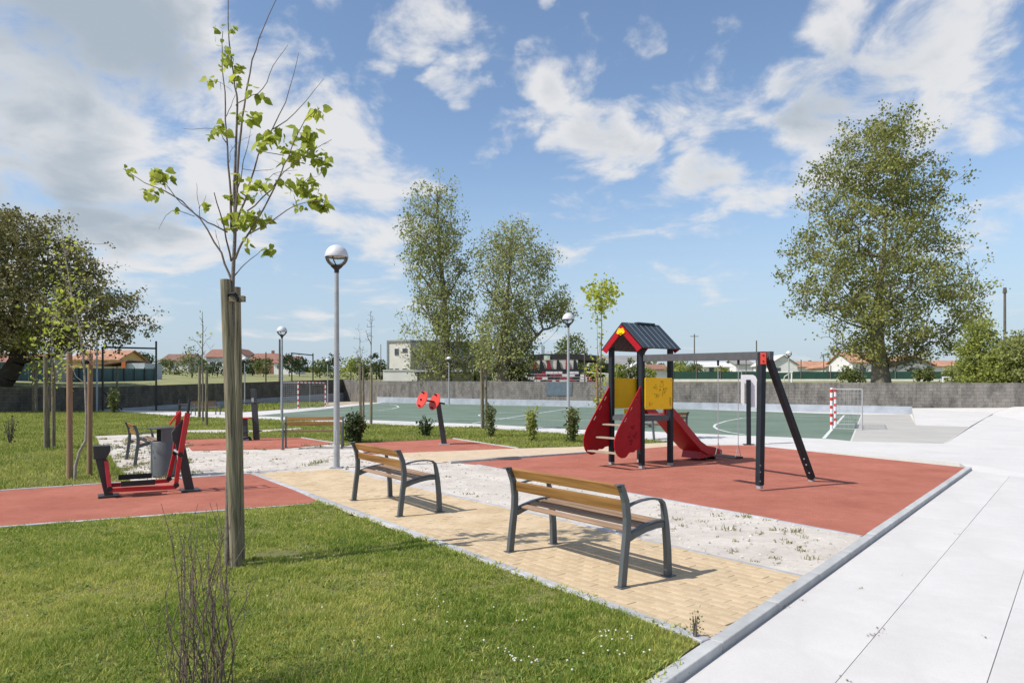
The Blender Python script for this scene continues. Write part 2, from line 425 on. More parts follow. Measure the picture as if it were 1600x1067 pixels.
for pts, w in (([(430, 647.5), (530, 645), (590, 641.5), (612, 639), (623, 636.3), (620, 633.8), (608, 632), (580, 631)], .12),
               ([(738, 661.7), (905, 636)], .12),
               ([(1287, 685.5), (1319, 649)], .11),
               ([(1345, 650), (1240, 650.3), (1200, 650.8), (1160, 653.5), (1135, 658), (1118, 663.5), (1115.5, 667), (1122, 671.5), (1140, 676), (1165, 680)], .10),
               ([(870 + 122 * math.cos(a), 650.5 + 5.6 * math.sin(a) + 1.6 * math.cos(a)) for a in np.linspace(0, 2 * math.pi, 49)], .10),
               ([(470, 646.8), (640, 651.5), (745, 656), (760, 657)], .06)):
    tag(court_line(pts, w).build('court_line', M_LINE), kind='structure')
# plaza: plain sheet, with cast slabs near the camera
sheet('plaza', [(KS.x, KS.y), (K1.x, K1.y), (K1.x + 16, K1.y - 1.5), (26, -2), (2, -6)], ZP - 0.012, ZP - 0.3, M_CONC)
def quad_sheet(name, pts, m, skirt=0.5):
    n = len(pts); mb = MB()
    mb.add([tuple(p) for p in pts] + [(p.x, p.y, p.z - skirt) for p in pts], [tuple(range(n))] + [(i, n + i, n + (i + 1) % n, (i + 1) % n) for i in range(n)])
    return tag(mb.build(name, m), kind='structure')
pa, pb_, pc, pdv, pe = G(1518, 734.6, ZP), G(1990, 798, ZP), G(1990, 722, 0.006), G(1475, 694, 0.006), G(1500, 723.5, 0.006)
quad_sheet('plaza_upper', [pa, pb_, pc, pdv, pe], M_CONC, 0.2)
quad_sheet('plaza_rise', [pdv + Vector((0, 0, .001)), pc + Vector((0, 0, .001)), P(1990, 633, 30), P(1577, 633, 40), P(1548, 648, 36.5)], M_CONC, 0.9)
quad_sheet('concrete_bank', [G(1431, 664, 0.012), G(1515, 666.5, 0.012), P(1552, 645.5, 37), P(1574, 637, 38.6), P(1425, 637.5, 41.3)], M_CONC, 0.5)

# plaza slabs: long cast strips parallel to the kerb
slab_me = {}
SWd, SLn = 0.645, 3.6
for i in range(26):
    for j in range(6):
        s0 = -4.4 + j * SLn + (0.0 if j else 0); w0 = 0.02 + i * SWd
        ln = SLn if s0 + SLn < klen else klen - s0
        if ln < 0.3: continue
        c = K0 + kd * (s0 + ln / 2) - kn * (w0 + SWd / 2)
        if c.y < 2.2 or c.x > 1.15 * c.y + 4 or c.x < -1: continue
        key = round(ln, 3)
        if key not in slab_me: slab_me[key] = MB().box((0, 0, 0), (ln - 0.003, SWd - 0.005, 0.06)).mesh('slab', M_CONC)
        o = bpy.data.objects.new('slab', slab_me[key]); link(o, bpy.data.objects['plaza'])
        o.location = (c.x, c.y, ZP - 0.03 + rnd.uniform(-.0012, .0012)); o.rotation_euler = (0, 0, math.atan2(kd.y, kd.x))

# kerb stones
def kerb_run(name, a, b, w, ztop, zbot, m, length=1.0, side=1, joint=0.008, z2=None):
    """stones from a to b; side=+1 lays their width to the left of ab"""
    a, b = Vector((a.x, a.y, 0)), Vector((b.x, b.y, 0)); L_ = (b - a).length; t = (b - a) / L_; n = Vector((-t.y, t.x, 0)) * side
    k = max(1, round(L_ / length)); ln = L_ / k
    root = tag(bpy.data.objects.new(name, None), kind='structure'); link(root)
    me = MB().box((0, 0, (ztop + zbot) / 2), (ln - joint, w, ztop - zbot)).mesh('kerb_stone', m)
    bm = bmesh.new(); bm.from_mesh(me); bmesh.ops.bevel(bm, geom=[e for e in bm.edges], offset=0.004, segments=1, affect='EDGES'); bm.to_mesh(me); bm.free()
    for i in range(k):
        c = a + t * (ln * (i + .5)) + n * (w / 2)
        o = bpy.data.objects.new('kerb_stone', me); link(o, root)
        o.location = (c.x, c.y, rnd.uniform(-.003, .003)); o.rotation_euler = (0, 0, math.atan2(t.y, t.x) + rnd.uniform(-.002, .002))
    return root
kerb_run('plaza_kerb', KS, K1 + kd * 0.02, KW, 0.018, -0.25, M_KERB, 1.0, 1)
kerb_run('lawn_kerb', G(400, 741), C1 + pd * 0.02, 0.085, 0.026, -0.1, M_KERBL, 1.0, -1)
kerb_run('pad_kerb', G(-420, 857), G(505, 787), 0.07, 0.026, -0.1, M_KERBL, 1.0, -1)
kerb_run('pad_kerb', G(-420, 796), G(398, 741), 0.07, 0.022, -0.1, M_KERBL, 1.0, 1)
kerb_run('playground_kerb', G(704, 724.5), G(930, 708.3), 0.10, 0.055, -0.1, M_KERB, 1.0, 1)
kerb_run('playground_kerb', RF0, C3, 0.06, 0.018, -0.1, M_KERBL, 1.0, -1)
kerb_run('path_kerb', G(527, 733.5), C2, 0.06, 0.016, -0.1, M_KERBL, 1.0, 1)
kerb_run('pad_kerb', G(707, 685.5), G(808, 700.8), 0.07, 0.024, -0.1, M_KERBL, 1.0, 1)
kerb_run('pad_kerb', G(470, 684.2), G(524, 692.8), 0.07, 0.024, -0.1, M_KERBL, 1.0, 1)

# paver path: running bond, the 300 nearest as single pavers
path_poly = plan([C1, C2, G(525, 733), G(400, 741)])
path = sheet('paver_path', path_poly, 0.003, -0.06, M_JOINT)
PL, PB = 0.20, 0.10
cells = []
o0 = C1 + pd * 0.6
nrow = int(PW / PB)
for r in range(nrow):
    for j in range(70):
        s = j * PL + (PL / 2 if r % 2 else 0)
        c = o0 - pd * s + pn * ((r + .5) * PW / nrow)
        cells.append((c.x, c.y))
cells = np.array(cells)
off_k = (cells - np.array([KI0.x, KI0.y])) @ np.array([kn.x, kn.y])
cut = (off_k > -0.08) & (off_k <= 0.02) & (((cells - np.array([LQ1.x, LQ1.y])) @ np.array([pn.x, pn.y])) > 0)
halves = cells[cut] - np.array([pd.x, pd.y]) * (PL / 4)      # cut pavers that close the rows at the kerb
keep = in_poly(cells[:, 0], cells[:, 1], path_poly)
grown = [(p[0] + kd.x * 0, p[1]) for p in path_poly]
near_k = ((cells - np.array([KI0.x, KI0.y])) @ np.array([kn.x, kn.y])) > 0.025
near_p = ((cells - np.array([LQ1.x, LQ1.y])) @ np.array([pn.x, pn.y])) > 0
cells = cells[(keep | (near_k & near_p & (((cells - np.array([KI0.x, KI0.y])) @ np.array([kn.x, kn.y])) < 0.08))) & (((cells - np.array([KI0.x, KI0.y])) @ np.array([kn.x, kn.y])) > 0.02)]
cells = cells[np.argsort(cells[:, 1])]
me = MB().box((0, 0, -0.02), (PL - 0.0025, PW / nrow - 0.0025, 0.065)).mesh('paver', M_PAVER)
bm = bmesh.new(); bm.from_mesh(me); bmesh.ops.bevel(bm, geom=[e for e in bm.edges if all(v.co.z > 0 for v in e.verts)], offset=0.0015, segments=1, affect='EDGES'); bm.to_mesh(me); bm.free()
pang = math.atan2(pd.y, pd.x); rest = MB()
me_h = MB().box((0, 0, -0.02), (PL / 2 - 0.0025, PW / nrow - 0.0025, 0.065)).mesh('paver', M_PAVER)
for (x, y) in halves:
    o = bpy.data.objects.new('paver', me_h); link(o, path); o.location = (x, y, rnd.uniform(-.0018, .0018)); o.rotation_euler = (0, 0, pang + rnd.uniform(-.008, .008))
for k, (x, y) in enumerate(cells):
    dz = rnd.uniform(-.0018, .0018)
    if k < 300 - len(halves):
        o = bpy.data.objects.new('paver', me); link(o, path); o.location = (x, y, dz)
        o.rotation_euler = (rnd.uniform(-.006, .006), rnd.uniform(-.006, .006), pang + rnd.uniform(-.008, .008))
    else:
        rest.box((x, y, -0.02 + dz), (PL - 0.0025, PW / nrow - 0.0025, 0.065), Matrix.Rotation(pang + rnd.uniform(-.008, .008), 3, 'Z'))
tag(rest.build('pavers', M_PAVER, path), kind='stuff')

# ------------------------------------------------------------------ raised ground behind the walls
WL = [Vector((-62, 4, 0)), Vector((-46, 26, 0)), Vector((-32.8, 43.8, 0)), Vector((-29.5, 48.8, 0)), Vector((-20.1, 81.3, 0)), Vector((-14.6, 74.2, 0)), Vector((24.4, 41.6, 0)), Vector((40.0, 28.6, 0)), Vector((70, 3.5, 0))]
WT = [1.5, 1.52, 1.56, 1.66, 2.62, 2.36, 1.91, 1.80, 1.7]          # wall tops
def far_z(Y):
    return float(np.interp(Y, [0, 45, 80, 120, 180, 400, 1500, 4000], [1.5, 1.86, 2.42, 3.5, 5.8, 12.0, 44.0, 110.0]))
def behind_z(x, y):
    return far_z(y)
def terrain():
    pts = []
    for i in range(len(WL) - 1):
        n = 6
        for k in range(n): t = k / n; pts.append((WL[i].lerp(WL[i + 1], t), WT[i] * (1 - t) + WT[i + 1] * t))
    pts.append((WL[-1], WT[-1]))
    sc = [1.003, 1.03, 1.1, 1.25, 1.5, 1.9, 2.5, 3.5, 5, 8, 14, 30, 60]
    vs, fs = [], []
    for p, wt in pts:
        d = p.length
        for s in sc:
            q = p * s; e = q.length
            z = max(far_z(e * 0.86), 0) if s > 1.04 else 0
            z = wt - 0.12 if s <= 1.004 else max(z, wt - 0.1)
            z += 0.10 * math.sin(q.x * .31 + q.y * .17) * min(1, (s - 1) * 6) * (1 if s < 3 else 3)
            vs.append((q.x, q.y, z))
    m = len(sc)
    for i in range(len(pts) - 1):
        for j in range(m - 1): fs.append((i * m + j, i * m + j + 1, (i + 1) * m + j + 1, (i + 1) * m + j))
    return vs, fs
vs, fs = terrain()
tag(MB().add(vs, fs).build('field_terrain', M_FIELD, smooth=True, fix=False), kind='structure')
from mathutils.bvhtree import BVHTree
_bvh = BVHTree.FromPolygons([Vector(v) for v in vs], fs)
def ground_at(x, y):
    h = _bvh.ray_cast(Vector((x, y, 400)), Vector((0, 0, -1)))
    return h[0].z if h[0] is not None else 0.0

# ------------------------------------------------------------------ lawns
M_BLADE = mat('grass_blade', (0.19, 0.31, 0.035), 0.55, 0.15, 1.0, attr='v', col2=(0.56, 0.535, 0.15), trans=0.45, spec=0.25)
M_BLADE2 = mat('grass_blade_far', (0.21, 0.285, 0.045), 0.6, 0.12, 1.0, attr='v', col2=(0.47, 0.46, 0.13), trans=0.45, spec=0.2)
def vnoise(x, y, s, seed=0):
    g = np.random.default_rng(seed).uniform(0, 1, (64, 64)); u, v = x * s % 64, y * s % 64
    i, j = u.astype(int), v.astype(int); fu, fv = u - i, v - j; fu = fu * fu * (3 - 2 * fu); fv = fv * fv * (3 - 2 * fv)
    i1, j1 = (i + 1) % 64, (j + 1) % 64; i, j = i % 64, j % 64
    return (g[i, j] * (1 - fu) + g[i1, j] * fu) * (1 - fv) + (g[i, j1] * (1 - fu) + g[i1, j1] * fu) * fv
def grass(parent, poly, box, dens, h, wid, m, z=0.02, near=None, holes=(), seed=1):
    x0, x1, y0, y1 = box; n = int((x1 - x0) * (y1 - y0) * dens)
    x = NR.uniform(x0, x1, n); y = NR.uniform(y0, y1, n)
    k = in_poly(x, y, poly) & (np.abs(x) < 0.80 * y + 0.8)
    for hp in holes: k &= ~in_poly(x, y, hp)
    if near: k &= NR.uniform(0, 1, n) < np.minimum(1, (near / np.maximum(y, .1)) ** 1.3)
    k &= NR.uniform(0, 1, n) < .45 + 1.1 * vnoise(x, y, 2.9, seed + 4)
    x, y = x[k], y[k]; n = len(x)
    cl = vnoise(x, y, 1.7, seed) * .3 + vnoise(x, y, 5.1, seed + 1) * .35 + vnoise(x, y, 13.0, seed + 6) * .35; cl = np.clip((cl - .5) * 1.9 + .5, 0, 1)
    patch = vnoise(x, y, 0.9, seed + 2)
    fac = np.maximum(1, y / (near or 1e9)) ** .75 if near else np.ones(n)
    hh = h * (0.30 + 1.4 * cl) * NR.uniform(.55, 1.3, n); w = wid * NR.uniform(.6, 1.4, n) * fac
    a = NR.uniform(0, 2 * np.pi, n); b = NR.uniform(0, 2 * np.pi, n); ln = NR.uniform(0.15, 0.95, n) * hh
    p = np.stack([x, y, np.full(n, z)], 1); q = np.stack([np.cos(a), np.sin(a), np.zeros(n)], 1) * (w / 2)[:, None]
    tip = p + np.stack([np.cos(b) * ln, np.sin(b) * ln, hh], 1)
    mid = p + np.stack([np.cos(b) * ln * .35, np.sin(b) * ln * .35, hh * .6], 1)
    v = np.stack([p - q, p + q, mid + q * .7, tip, mid - q * .7], 1).reshape(-1, 3)
    bb = np.arange(n)[:, None] * 5
    f = np.concatenate([bb + np.array([[0, 1, 2]]), bb + np.array([[0, 2, 4]]), bb + np.array([[4, 2, 3]])])
    col = np.clip(0.45 * (1 - cl) + 0.65 * (patch - .15) + NR.normal(-.05, .28, n), 0, 1)
    col = np.where(NR.uniform(0, 1, n) < 0.09, 1.3, col)
    o = bpy.data.objects.new('grass', np_mesh('grass', v, f, m, np.repeat(col, 5)))
    link(o, parent); tag(o, kind='stuff')
    return o
lawn1_poly = [(-16, 0.2), (KS.x - .1 + kn.x * KW, KS.y + kn.y * KW)] + plan([KI0 - kd * 1.0, C1 - pn * 0.085, LQ1 - pn * 0.085, G(505, 788.5), G(-420, 859)])
l1 = sheet('lawn_front', lawn1_poly, 0.012, -0.12, M_SOIL)
bare = [[(c.x + r * math.cos(a) * 1.2, c.y + r * .6 * math.sin(a)) for a in np.linspace(0, 6.28, 12)[:-1]] for c, r in ((G(395, 880), .11), (G(432, 868), .2), (G(310, 878), .08))]
grass(l1, lawn1_poly, (-7.5, 2.0, 3.2, 10.6), 17000, 0.031, 0.0042, M_BLADE, 0.010, near=4.4, holes=bare, seed=3)
lawn2_px = [(-260, 646), (0, 641.5), (155, 641.5), (290, 652), (400, 655), (600, 664), (750, 669), (906, 680), (1050, 691), (1040, 691.6), (900, 698.3), (808, 700.5), (707, 685.5), (560, 692), (540, 697), (524, 692.5), (470, 684), (350, 685), (283, 687.5), (283, 677), (200, 679), (148, 681), (158, 700), (172, 715), (186, 735), (205, 753), (0, 767), (-420, 794)]
lawn2_poly = plan([G(*p) for p in lawn2_px])
l2 = sheet('lawn_back', lawn2_poly, 0.012, -0.12, M_SOIL)
trail = plan([G(*p) for p in [(283, 673), (340, 672), (400, 673), (470, 669), (470, 671.5), (400, 676.5), (340, 677), (283, 677)]])
sheet('worn_trail', trail, 0.017, -0.02, M_GRAVEL)
grass(l2, lawn2_poly, (-34, 6, 10.5, 46), 1000, 0.060, 0.014, M_BLADE2, 0.010, near=15.0, holes=[trail], seed=8)
lawn3_poly = plan([G(*p) for p in [(300, 641.8), (372, 636), (440, 630), (500, 627.5), (508, 634), (500, 635.6), (380, 643.6)]])
l3 = sheet('lawn_by_goal', lawn3_poly, 0.010, -0.12, M_SOIL)
grass(l3, lawn3_poly, (-36, -15, 40, 92), 60, 0.16, 0.05, M_BLADE2, 0.010, seed=12)
sheet('dirt_strip', plan([G(*p) for p in [(440, 630), (500, 624.5), (592, 626.8), (596, 628.6), (508, 634), (500, 627.5)]]), 0.012, -0.1, M_DIRT)

# ------------------------------------------------------------------ walls
def block_wall_mat(name, c1, c2, mortar, stain):
    m = bpy.data.materials.new(name); m.use_nodes = True
    nt = m.node_tree; N, L = nt.nodes, nt.links; b = N['Principled BSDF']; b.inputs['Roughness'].default_value = 0.95
    b.inputs['Specular IOR Level'].default_value = 0.15
    tc = N.new('ShaderNodeTexCoord')
    br = N.new('ShaderNodeTexBrick'); br.inputs['Scale'].default_value = 1.0
    br.inputs['Brick Width'].default_value = 0.42; br.inputs['Row Height'].default_value = 0.2; br.inputs['Mortar Size'].default_value = 0.012
    br.inputs['Color1'].default_value = c1 + (1,); br.inputs['Color2'].default_value = c2 + (1,); br.inputs['Mortar'].default_value = mortar + (1,)
    sp = N.new('ShaderNodeSeparateXYZ'); cb = N.new('ShaderNodeCombineXYZ')
    L.new(tc.outputs['Object'], sp.inputs[0]); L.new(sp.outputs[0], cb.inputs[0]); L.new(sp.outputs[2], cb.inputs[1]); L.new(cb.outputs[0], br.inputs['Vector'])
    n = N.new('ShaderNodeTexNoise'); n.inputs['Scale'].default_value = 1.6; n.inputs['Detail'].default_value = 11; n.inputs['Roughness'].default_value = 0.78
    mp = N.new('ShaderNodeMapping'); mp.inputs['Scale'].default_value = (1, 1, .45)
    L.new(tc.outputs['Object'], mp.inputs[0]); L.new(mp.outputs[0], n.inputs['Vector'])
    mr = N.new('ShaderNodeMapRange'); mr.inputs['From Min'].default_value = .42; mr.inputs['From Max'].default_value = .66
    L.new(n.outputs[0], mr.inputs['Value'])
    mx = N.new('ShaderNodeMix'); mx.data_type = 'RGBA'; mx.inputs[7].default_value = stain + (1,)
    L.new(mr.outputs[0], mx.inputs[0]); L.new(br.outputs['Color'], mx.inputs[6]); L.new(mx.outputs[2], b.inputs['Base Color'])
    bp = N.new('ShaderNodeBump'); bp.inputs['Strength'].default_value = .6; bp.inputs['Distance'].default_value = .03
    L.new(br.outputs['Fac'], bp.inputs['Height']); bp.invert = True; L.new(bp.outputs[0], b.inputs['Normal'])
    return m
M_BLOCK = block_wall_mat('grey_block', (0.235, 0.215, 0.19), (0.195, 0.18, 0.165), (0.16, 0.15, 0.135), (0.07, 0.067, 0.064))
M_BLOCKD = block_wall_mat('old_block', (0.17, 0.155, 0.125), (0.135, 0.125, 0.105), (0.095, 0.09, 0.075), (0.055, 0.05, 0.045))
M_PLINTH = mat('painted_plinth', (0.34, 0.37, 0.41), 0.8, 0.18, 1.3, 0.2, 30)
M_GATEB = mat('blue_gate_metal', (0.09, 0.12, 0.145), 0.55, 0.2, 2.0)
def wall_run(a, b, ta, tb, t, m, parent, name='wall_section', zb=-0.2, out=0.0):
    """wall panel from a to b (left to right as seen), with its own axes so the coursing follows it"""
    a, b = Vector((a.x, a.y, 0)), Vector((b.x, b.y, 0)); L_ = (b - a).length; ang = math.atan2(b.y - a.y, b.x - a.x)
    mb = MB(); y0, y1 = -out, t
    vs = [(0, y0, zb), (L_, y0, zb), (L_, y1, zb), (0, y1, zb), (0, y0, ta), (L_, y0, tb), (L_, y1, tb), (0, y1, ta)]
    mb.add(vs, [(3, 2, 1, 0), (4, 5, 6, 7), (0, 1, 5, 4), (1, 2, 6, 5), (2, 3, 7, 6), (3, 0, 4, 7)])
    o = mb.build(name, m, parent); o.location = a; o.rotation_euler = (0, 0, ang)
    return o
wf = thing('block_wall', 'long grey concrete block wall behind the green court', 'wall')
for i in (5, 6, 7): wall_run(WL[i], WL[i + 1] if i != 7 else WL[8], WT[i], WT[i + 1], 0.22, M_BLOCK, wf)
wall_run(WL[5] - Vector((0, .02, 0)), WL[6], 0.62, 0.47, 0.1, M_PLINTH, wf, 'painted_plinth', out=0.10)
gp0, gp1 = WL[5].lerp(WL[6], .452), WL[5].lerp(WL[6], .505)
wall_run(gp0, gp1, 2.1, 2.08, 0.06, M_GATEB, wf, 'metal_gate_panel', zb=0.95, out=0.05)
wl = thing('old_block_wall', 'dark weathered block wall beyond the left lawn', 'wall')
for i in (1, 2, 3, 4): wall_run(WL[i], WL[i + 1], WT[i], WT[i + 1], 0.22, M_BLOCKD if i < 4 else M_BLOCK, wl)
for i, (za, zb2) in {3: (0.04, 1.05)}.items(): wall_run(WL[i], WL[i + 1], za, zb2, 0.08, M_PLINTH, wl, 'painted_plinth', out=0.10)

# ------------------------------------------------------------------ benches
M_STEEL = mat('grey_bench_paint', (0.085, 0.095, 0.10), 0.45, 0.12, 6.0, 0.08, 120, spec=0.45)
def wood_mat(name, c1, c2, rough=0.5, scale=1.0):
    m = bpy.data.materials.new(name); m.use_nodes = True
    nt = m.node_tree; N, L = nt.nodes, nt.links; b = N['Principled BSDF']; b.inputs['Roughness'].default_value = rough
    b.inputs['Specular IOR Level'].default_value = 0.3
    tc = N.new('ShaderNodeTexCoord'); mp = N.new('ShaderNodeMapping'); mp.inputs['Scale'].default_value = (1.3 * scale, 26 * scale, 26 * scale)
    oi = N.new('ShaderNodeObjectInfo'); ad = N.new('ShaderNodeVectorMath'); ad.operation = 'ADD'
    mu = N.new('ShaderNodeMath'); mu.operation = 'MULTIPLY'; mu.inputs[1].default_value = 37.0
    L.new(oi.outputs['Random'], mu.inputs[0]); L.new(tc.outputs['Object'], ad.inputs[0]); L.new(mu.outputs[0], ad.inputs[1]); L.new(ad.outputs[0], mp.inputs[0])
    n = N.new('ShaderNodeTexNoise'); n.inputs['Scale'].default_value = 1.0; n.inputs['Detail'].default_value = 6; n.inputs['Distortion'].default_value = .6
    L.new(mp.outputs[0], n.inputs['Vector'])
    mr = N.new('ShaderNodeMapRange'); mr.inputs['From Min'].default_value = .33; mr.inputs['From Max'].default_value = .68; L.new(n.outputs[0], mr.inputs['Value'])
    mx = N.new('ShaderNodeMix'); mx.data_type = 'RGBA'; mx.inputs[6].default_value = c1 + (1,); mx.inputs[7].default_value = c2 + (1,); L.new(mr.outputs[0], mx.inputs[0])
    hs = N.new('ShaderNodeHueSaturation'); m2 = N.new('ShaderNodeMapRange'); m2.inputs['To Min'].default_value = .85; m2.inputs['To Max'].default_value = 1.15
    L.new(oi.outputs['Random'], m2.inputs['Value']); L.new(m2.outputs[0], hs.inputs['Value']); L.new(mx.outputs[2], hs.inputs['Color']); L.new(hs.outputs[0], b.inputs['Base Color'])
    bp = N.new('ShaderNodeBump'); bp.inputs['Strength'].default_value = .25; bp.inputs['Distance'].default_value = .004; L.new(n.outputs[0], bp.inputs['Height']); L.new(bp.outputs[0], b.inputs['Normal'])
    return m
M_WOOD = wood_mat('varnished_wood', (0.17, 0.080, 0.022), (0.36, 0.19, 0.060), 0.5)
M_WOODS = wood_mat('worn_seat_wood', (0.20, 0.125, 0.075), (0.36, 0.24, 0.155), 0.65)
def make_bench(BL=1.48):
    root = thing('park_bench', 'bench', 'bench')
    SW = 0.045                                           # width of the end castings
    for k, x in enumerate((0.0, BL)):
        bl = MB().ribbon([(x, .0, .006), (x, .03, .25), (x, .055, .43), (x, .058, .55), (x, .04, .68), (x, .0, .78), (x, -.022, .815)], SW, [.064, .062, .062, .06, .056, .05, .046], (1, 0, 0)).build('back_leg', M_STEEL, root, bevel=.006)
        MB().box((x, -.03, .818), (SW + .008, .075, .012)).build('leg_cap', M_STEEL, bl, bevel=.004)
        MB().box((x, .0, .005), (.085, .10, .010)).build('foot_plate', M_STEEL, bl, bevel=.003)
        fl = MB().ribbon([(x, .555, .006), (x, .548, .22), (x, .525, .44), (x, .505, .56), (x, .488, .625), (x, .455, .655), (x, .40, .668)], SW * .95, [.066, .062, .056, .044, .032, .022, .016], (1, 0, 0)).build('front_leg', M_STEEL, root, bevel=.005)
        MB().box((x, .56, .005), (.085, .10, .010)).build('foot_plate', M_STEEL, fl, bevel=.003)
        MB().ribbon([(x, .405, .668), (x, .33, .676), (x, .22, .672), (x, .12, .655), (x, .065, .636)], SW * .9, .016, (1, 0, 0)).build('armrest', M_STEEL, root, bevel=.004)
        sx = .008 if k == 0 else -.008
        MB().ribbon([(x + sx, .07, .375), (x + sx, .16, .405), (x + sx, .28, .432), (x + sx, .40, .446), (x + sx, .53, .445)], SW * .85, .05, (1, 0, 0)).build('seat_support', M_STEEL, root, bevel=.004)
        MB().ribbon([(x + sx * .3, .07, .413), (x + sx * .3, .16, .443), (x + sx * .3, .28, .470), (x + sx * .3, .40, .484), (x + sx * .3, .515, .482)], SW * 1.05, .012, (1, 0, 0)).build('seat_rail', M_STEEL, root, bevel=.003)
    def slat(name, y, z, w, t, tilt, m):
        o = MB().box((0, 0, 0), (BL - .05, w, t)).build(name, m, root, bevel=.006)
        o.location = (BL / 2, y, z); o.rotation_euler = (tilt, 0, 0)
    slat('back_slat', .066, .635, .092, .030, R(90 + 6), M_WOOD)
    slat('back_slat', .030, .765, .092, .030, R(90 + 20), M_WOOD)
    for y, z, tl in ((.145, .432, 14), (.250, .456, 9), (.355, .470, 5), (.460, .476, 1)): slat('seat_slat', y, z, .070, .020, R(tl), M_WOODS)
    return root
bench0 = make_bench()
def place_bench(a, b, label, first=False):
    o = bench0 if first else copy_tree(bench0)
    o.location = (a.x, a.y, 0.012); o.rotation_euler = (0, 0, math.atan2(b.y - a.y, b.x - a.x))
    tag(o, label, 'bench', 'wooden slat park benches')
    return o
place_bench(G(797, 864), G(972, 920), 'nearest wooden slat bench with grey metal legs, on the yellow pavers', True)
place_bench(G(553, 783), G(629, 810), 'wooden slat bench on the yellow pavers beside the nearest lamp post')
place_bench(G(536, 698.5), G(437, 700), 'wooden slat bench on gravel facing us, partly behind the nearest lamp post')
place_bench(G(198, 718), G(216, 731.5), 'wooden slat bench seen end-on beside the grey litter bin')
place_bench(G(337, 647.5), G(304, 648.5), 'far dark bench standing before the pale wall at left')
b_a = G(1022, 687.5)
place_bench(b_a, b_a + Vector((.84, .54, 0)), 'bench mostly hidden behind the red slide')

# ------------------------------------------------------------------ lamp posts
M_GALV = mat('galvanised_steel', (0.34, 0.355, 0.365), 0.5, 0.14, 5.0, 0.06, 80, metal=0.15, spec=0.4)
M_DOME = mat('lamp_dome_metal', (0.60, 0.60, 0.62), 0.55, 0.04, 4.0, metal=0.1, spec=0.5)
M_BLACK = mat('black_metal', (0.018, 0.02, 0.022), 0.5, 0.1, 6.0, spec=0.4)
def glass_mat():
    m = bpy.data.materials.new('lamp_glass'); m.use_nodes = True
    nt = m.node_tree; N, L = nt.nodes, nt.links
    t = N.new('ShaderNodeBsdfTransparent'); t.inputs[0].default_value = (.93, .95, .95, 1)
    g = N.new('ShaderNodeBsdfGlossy'); g.inputs['Roughness'].default_value = .05
    fr = N.new('ShaderNodeFresnel'); fr.inputs[0].default_value = 1.4
    mx = N.new('ShaderNodeMixShader'); L.new(fr.outputs[0], mx.inputs[0]); L.new(t.outputs[0], mx.inputs[1]); L.new(g.outputs[0], mx.inputs[2])
    L.new(mx.outputs[0], N['Material Output'].inputs['Surface'])
    return m
M_GLASS = glass_mat()
def make_lamp(H=4.45, rg=.225):
    root = thing('street_lamp', 'lamp', 'lamp')
    zc = H - rg
    pole = MB().lathe([(.0, 0), (.062, 0), (.060, 1.2), (.050, 2.6), (.042, zc - rg - .10), (0, zc - rg - .10)], 16).build('pole', M_GALV, root, smooth=True)
    MB().box((0, -.061, .62), (.06, .012, .26)).build('service_hatch', M_GALV, pole, bevel=.004)
    MB().box((0, 0, .008), (.24, .24, .016)).build('base_plate', M_GALV, pole, bevel=.004)
    MB().lathe([(0, zc - rg - .11), (.045, zc - rg - .11), (.05, zc - rg - .04), (.115, zc - rg + .02), (.12, zc - rg + .035), (0, zc - rg + .035)], 20).build('globe_holder', M_BLACK, root, smooth=True)
    gl = [(rg * math.sin(a), zc - rg * math.cos(a)) for a in np.linspace(.52, math.pi / 2 + .02, 12)]
    MB().lathe(gl, 28).build('glass_globe', M_GLASS, root, smooth=True, fix=False)
    dm = [(rg * 1.01 * math.cos(a), zc + rg * 1.01 * math.sin(a)) for a in np.linspace(0.0, math.pi / 2, 12)]
    d = MB().lathe(dm + [(0, zc + .01)] + [(rg * .97, zc)], 28).build('dome', M_DOME, root, smooth=True)
    MB().lathe([(rg * .95, zc - .02), (rg * 1.03, zc - .02), (rg * 1.03, zc + .012), (rg * .95, zc + .012)], 28).build('rim', M_DOME, d, smooth=True)
    MB().tube([(0, 0, zc - rg + .03), (-.05, 0, zc - .1), (-.08, 0, zc)], .014, 6).build('lamp_bracket', M_STEEL, root)
    return root
lamp0 = make_lamp()
lamps = [(526, 731, 1.0, 'tall globe lamp post nearest to us, beside the middle bench'), (440.5, 660, 1.0, 'globe lamp post behind the bench that faces us'),
         (888, 671.5, 1.0, 'globe lamp post rising behind the small shrubs beside the play tower'), (701.5, 633.5, 1.0, 'far globe lamp post at the court wall in front of the poplar'),
         (1232.5, 638.5, 1.0, 'far globe lamp post at the court wall right of the swing'), (382.5, 634, .98, 'globe lamp post behind the staked tree at left'),
         (512, 632.5, .98, 'far globe lamp post behind the left goal')]
for i, (px, py, s, lab) in enumerate(lamps):
    o = lamp0 if i == 0 else copy_tree(lamp0)
    p = G(px, py); o.location = (p.x, p.y, 0.004); o.scale = (s, s, s); o.rotation_euler = (0, 0, rnd.uniform(-.2, .2))
    tag(o, lab, 'street lamp', 'globe lamp posts')

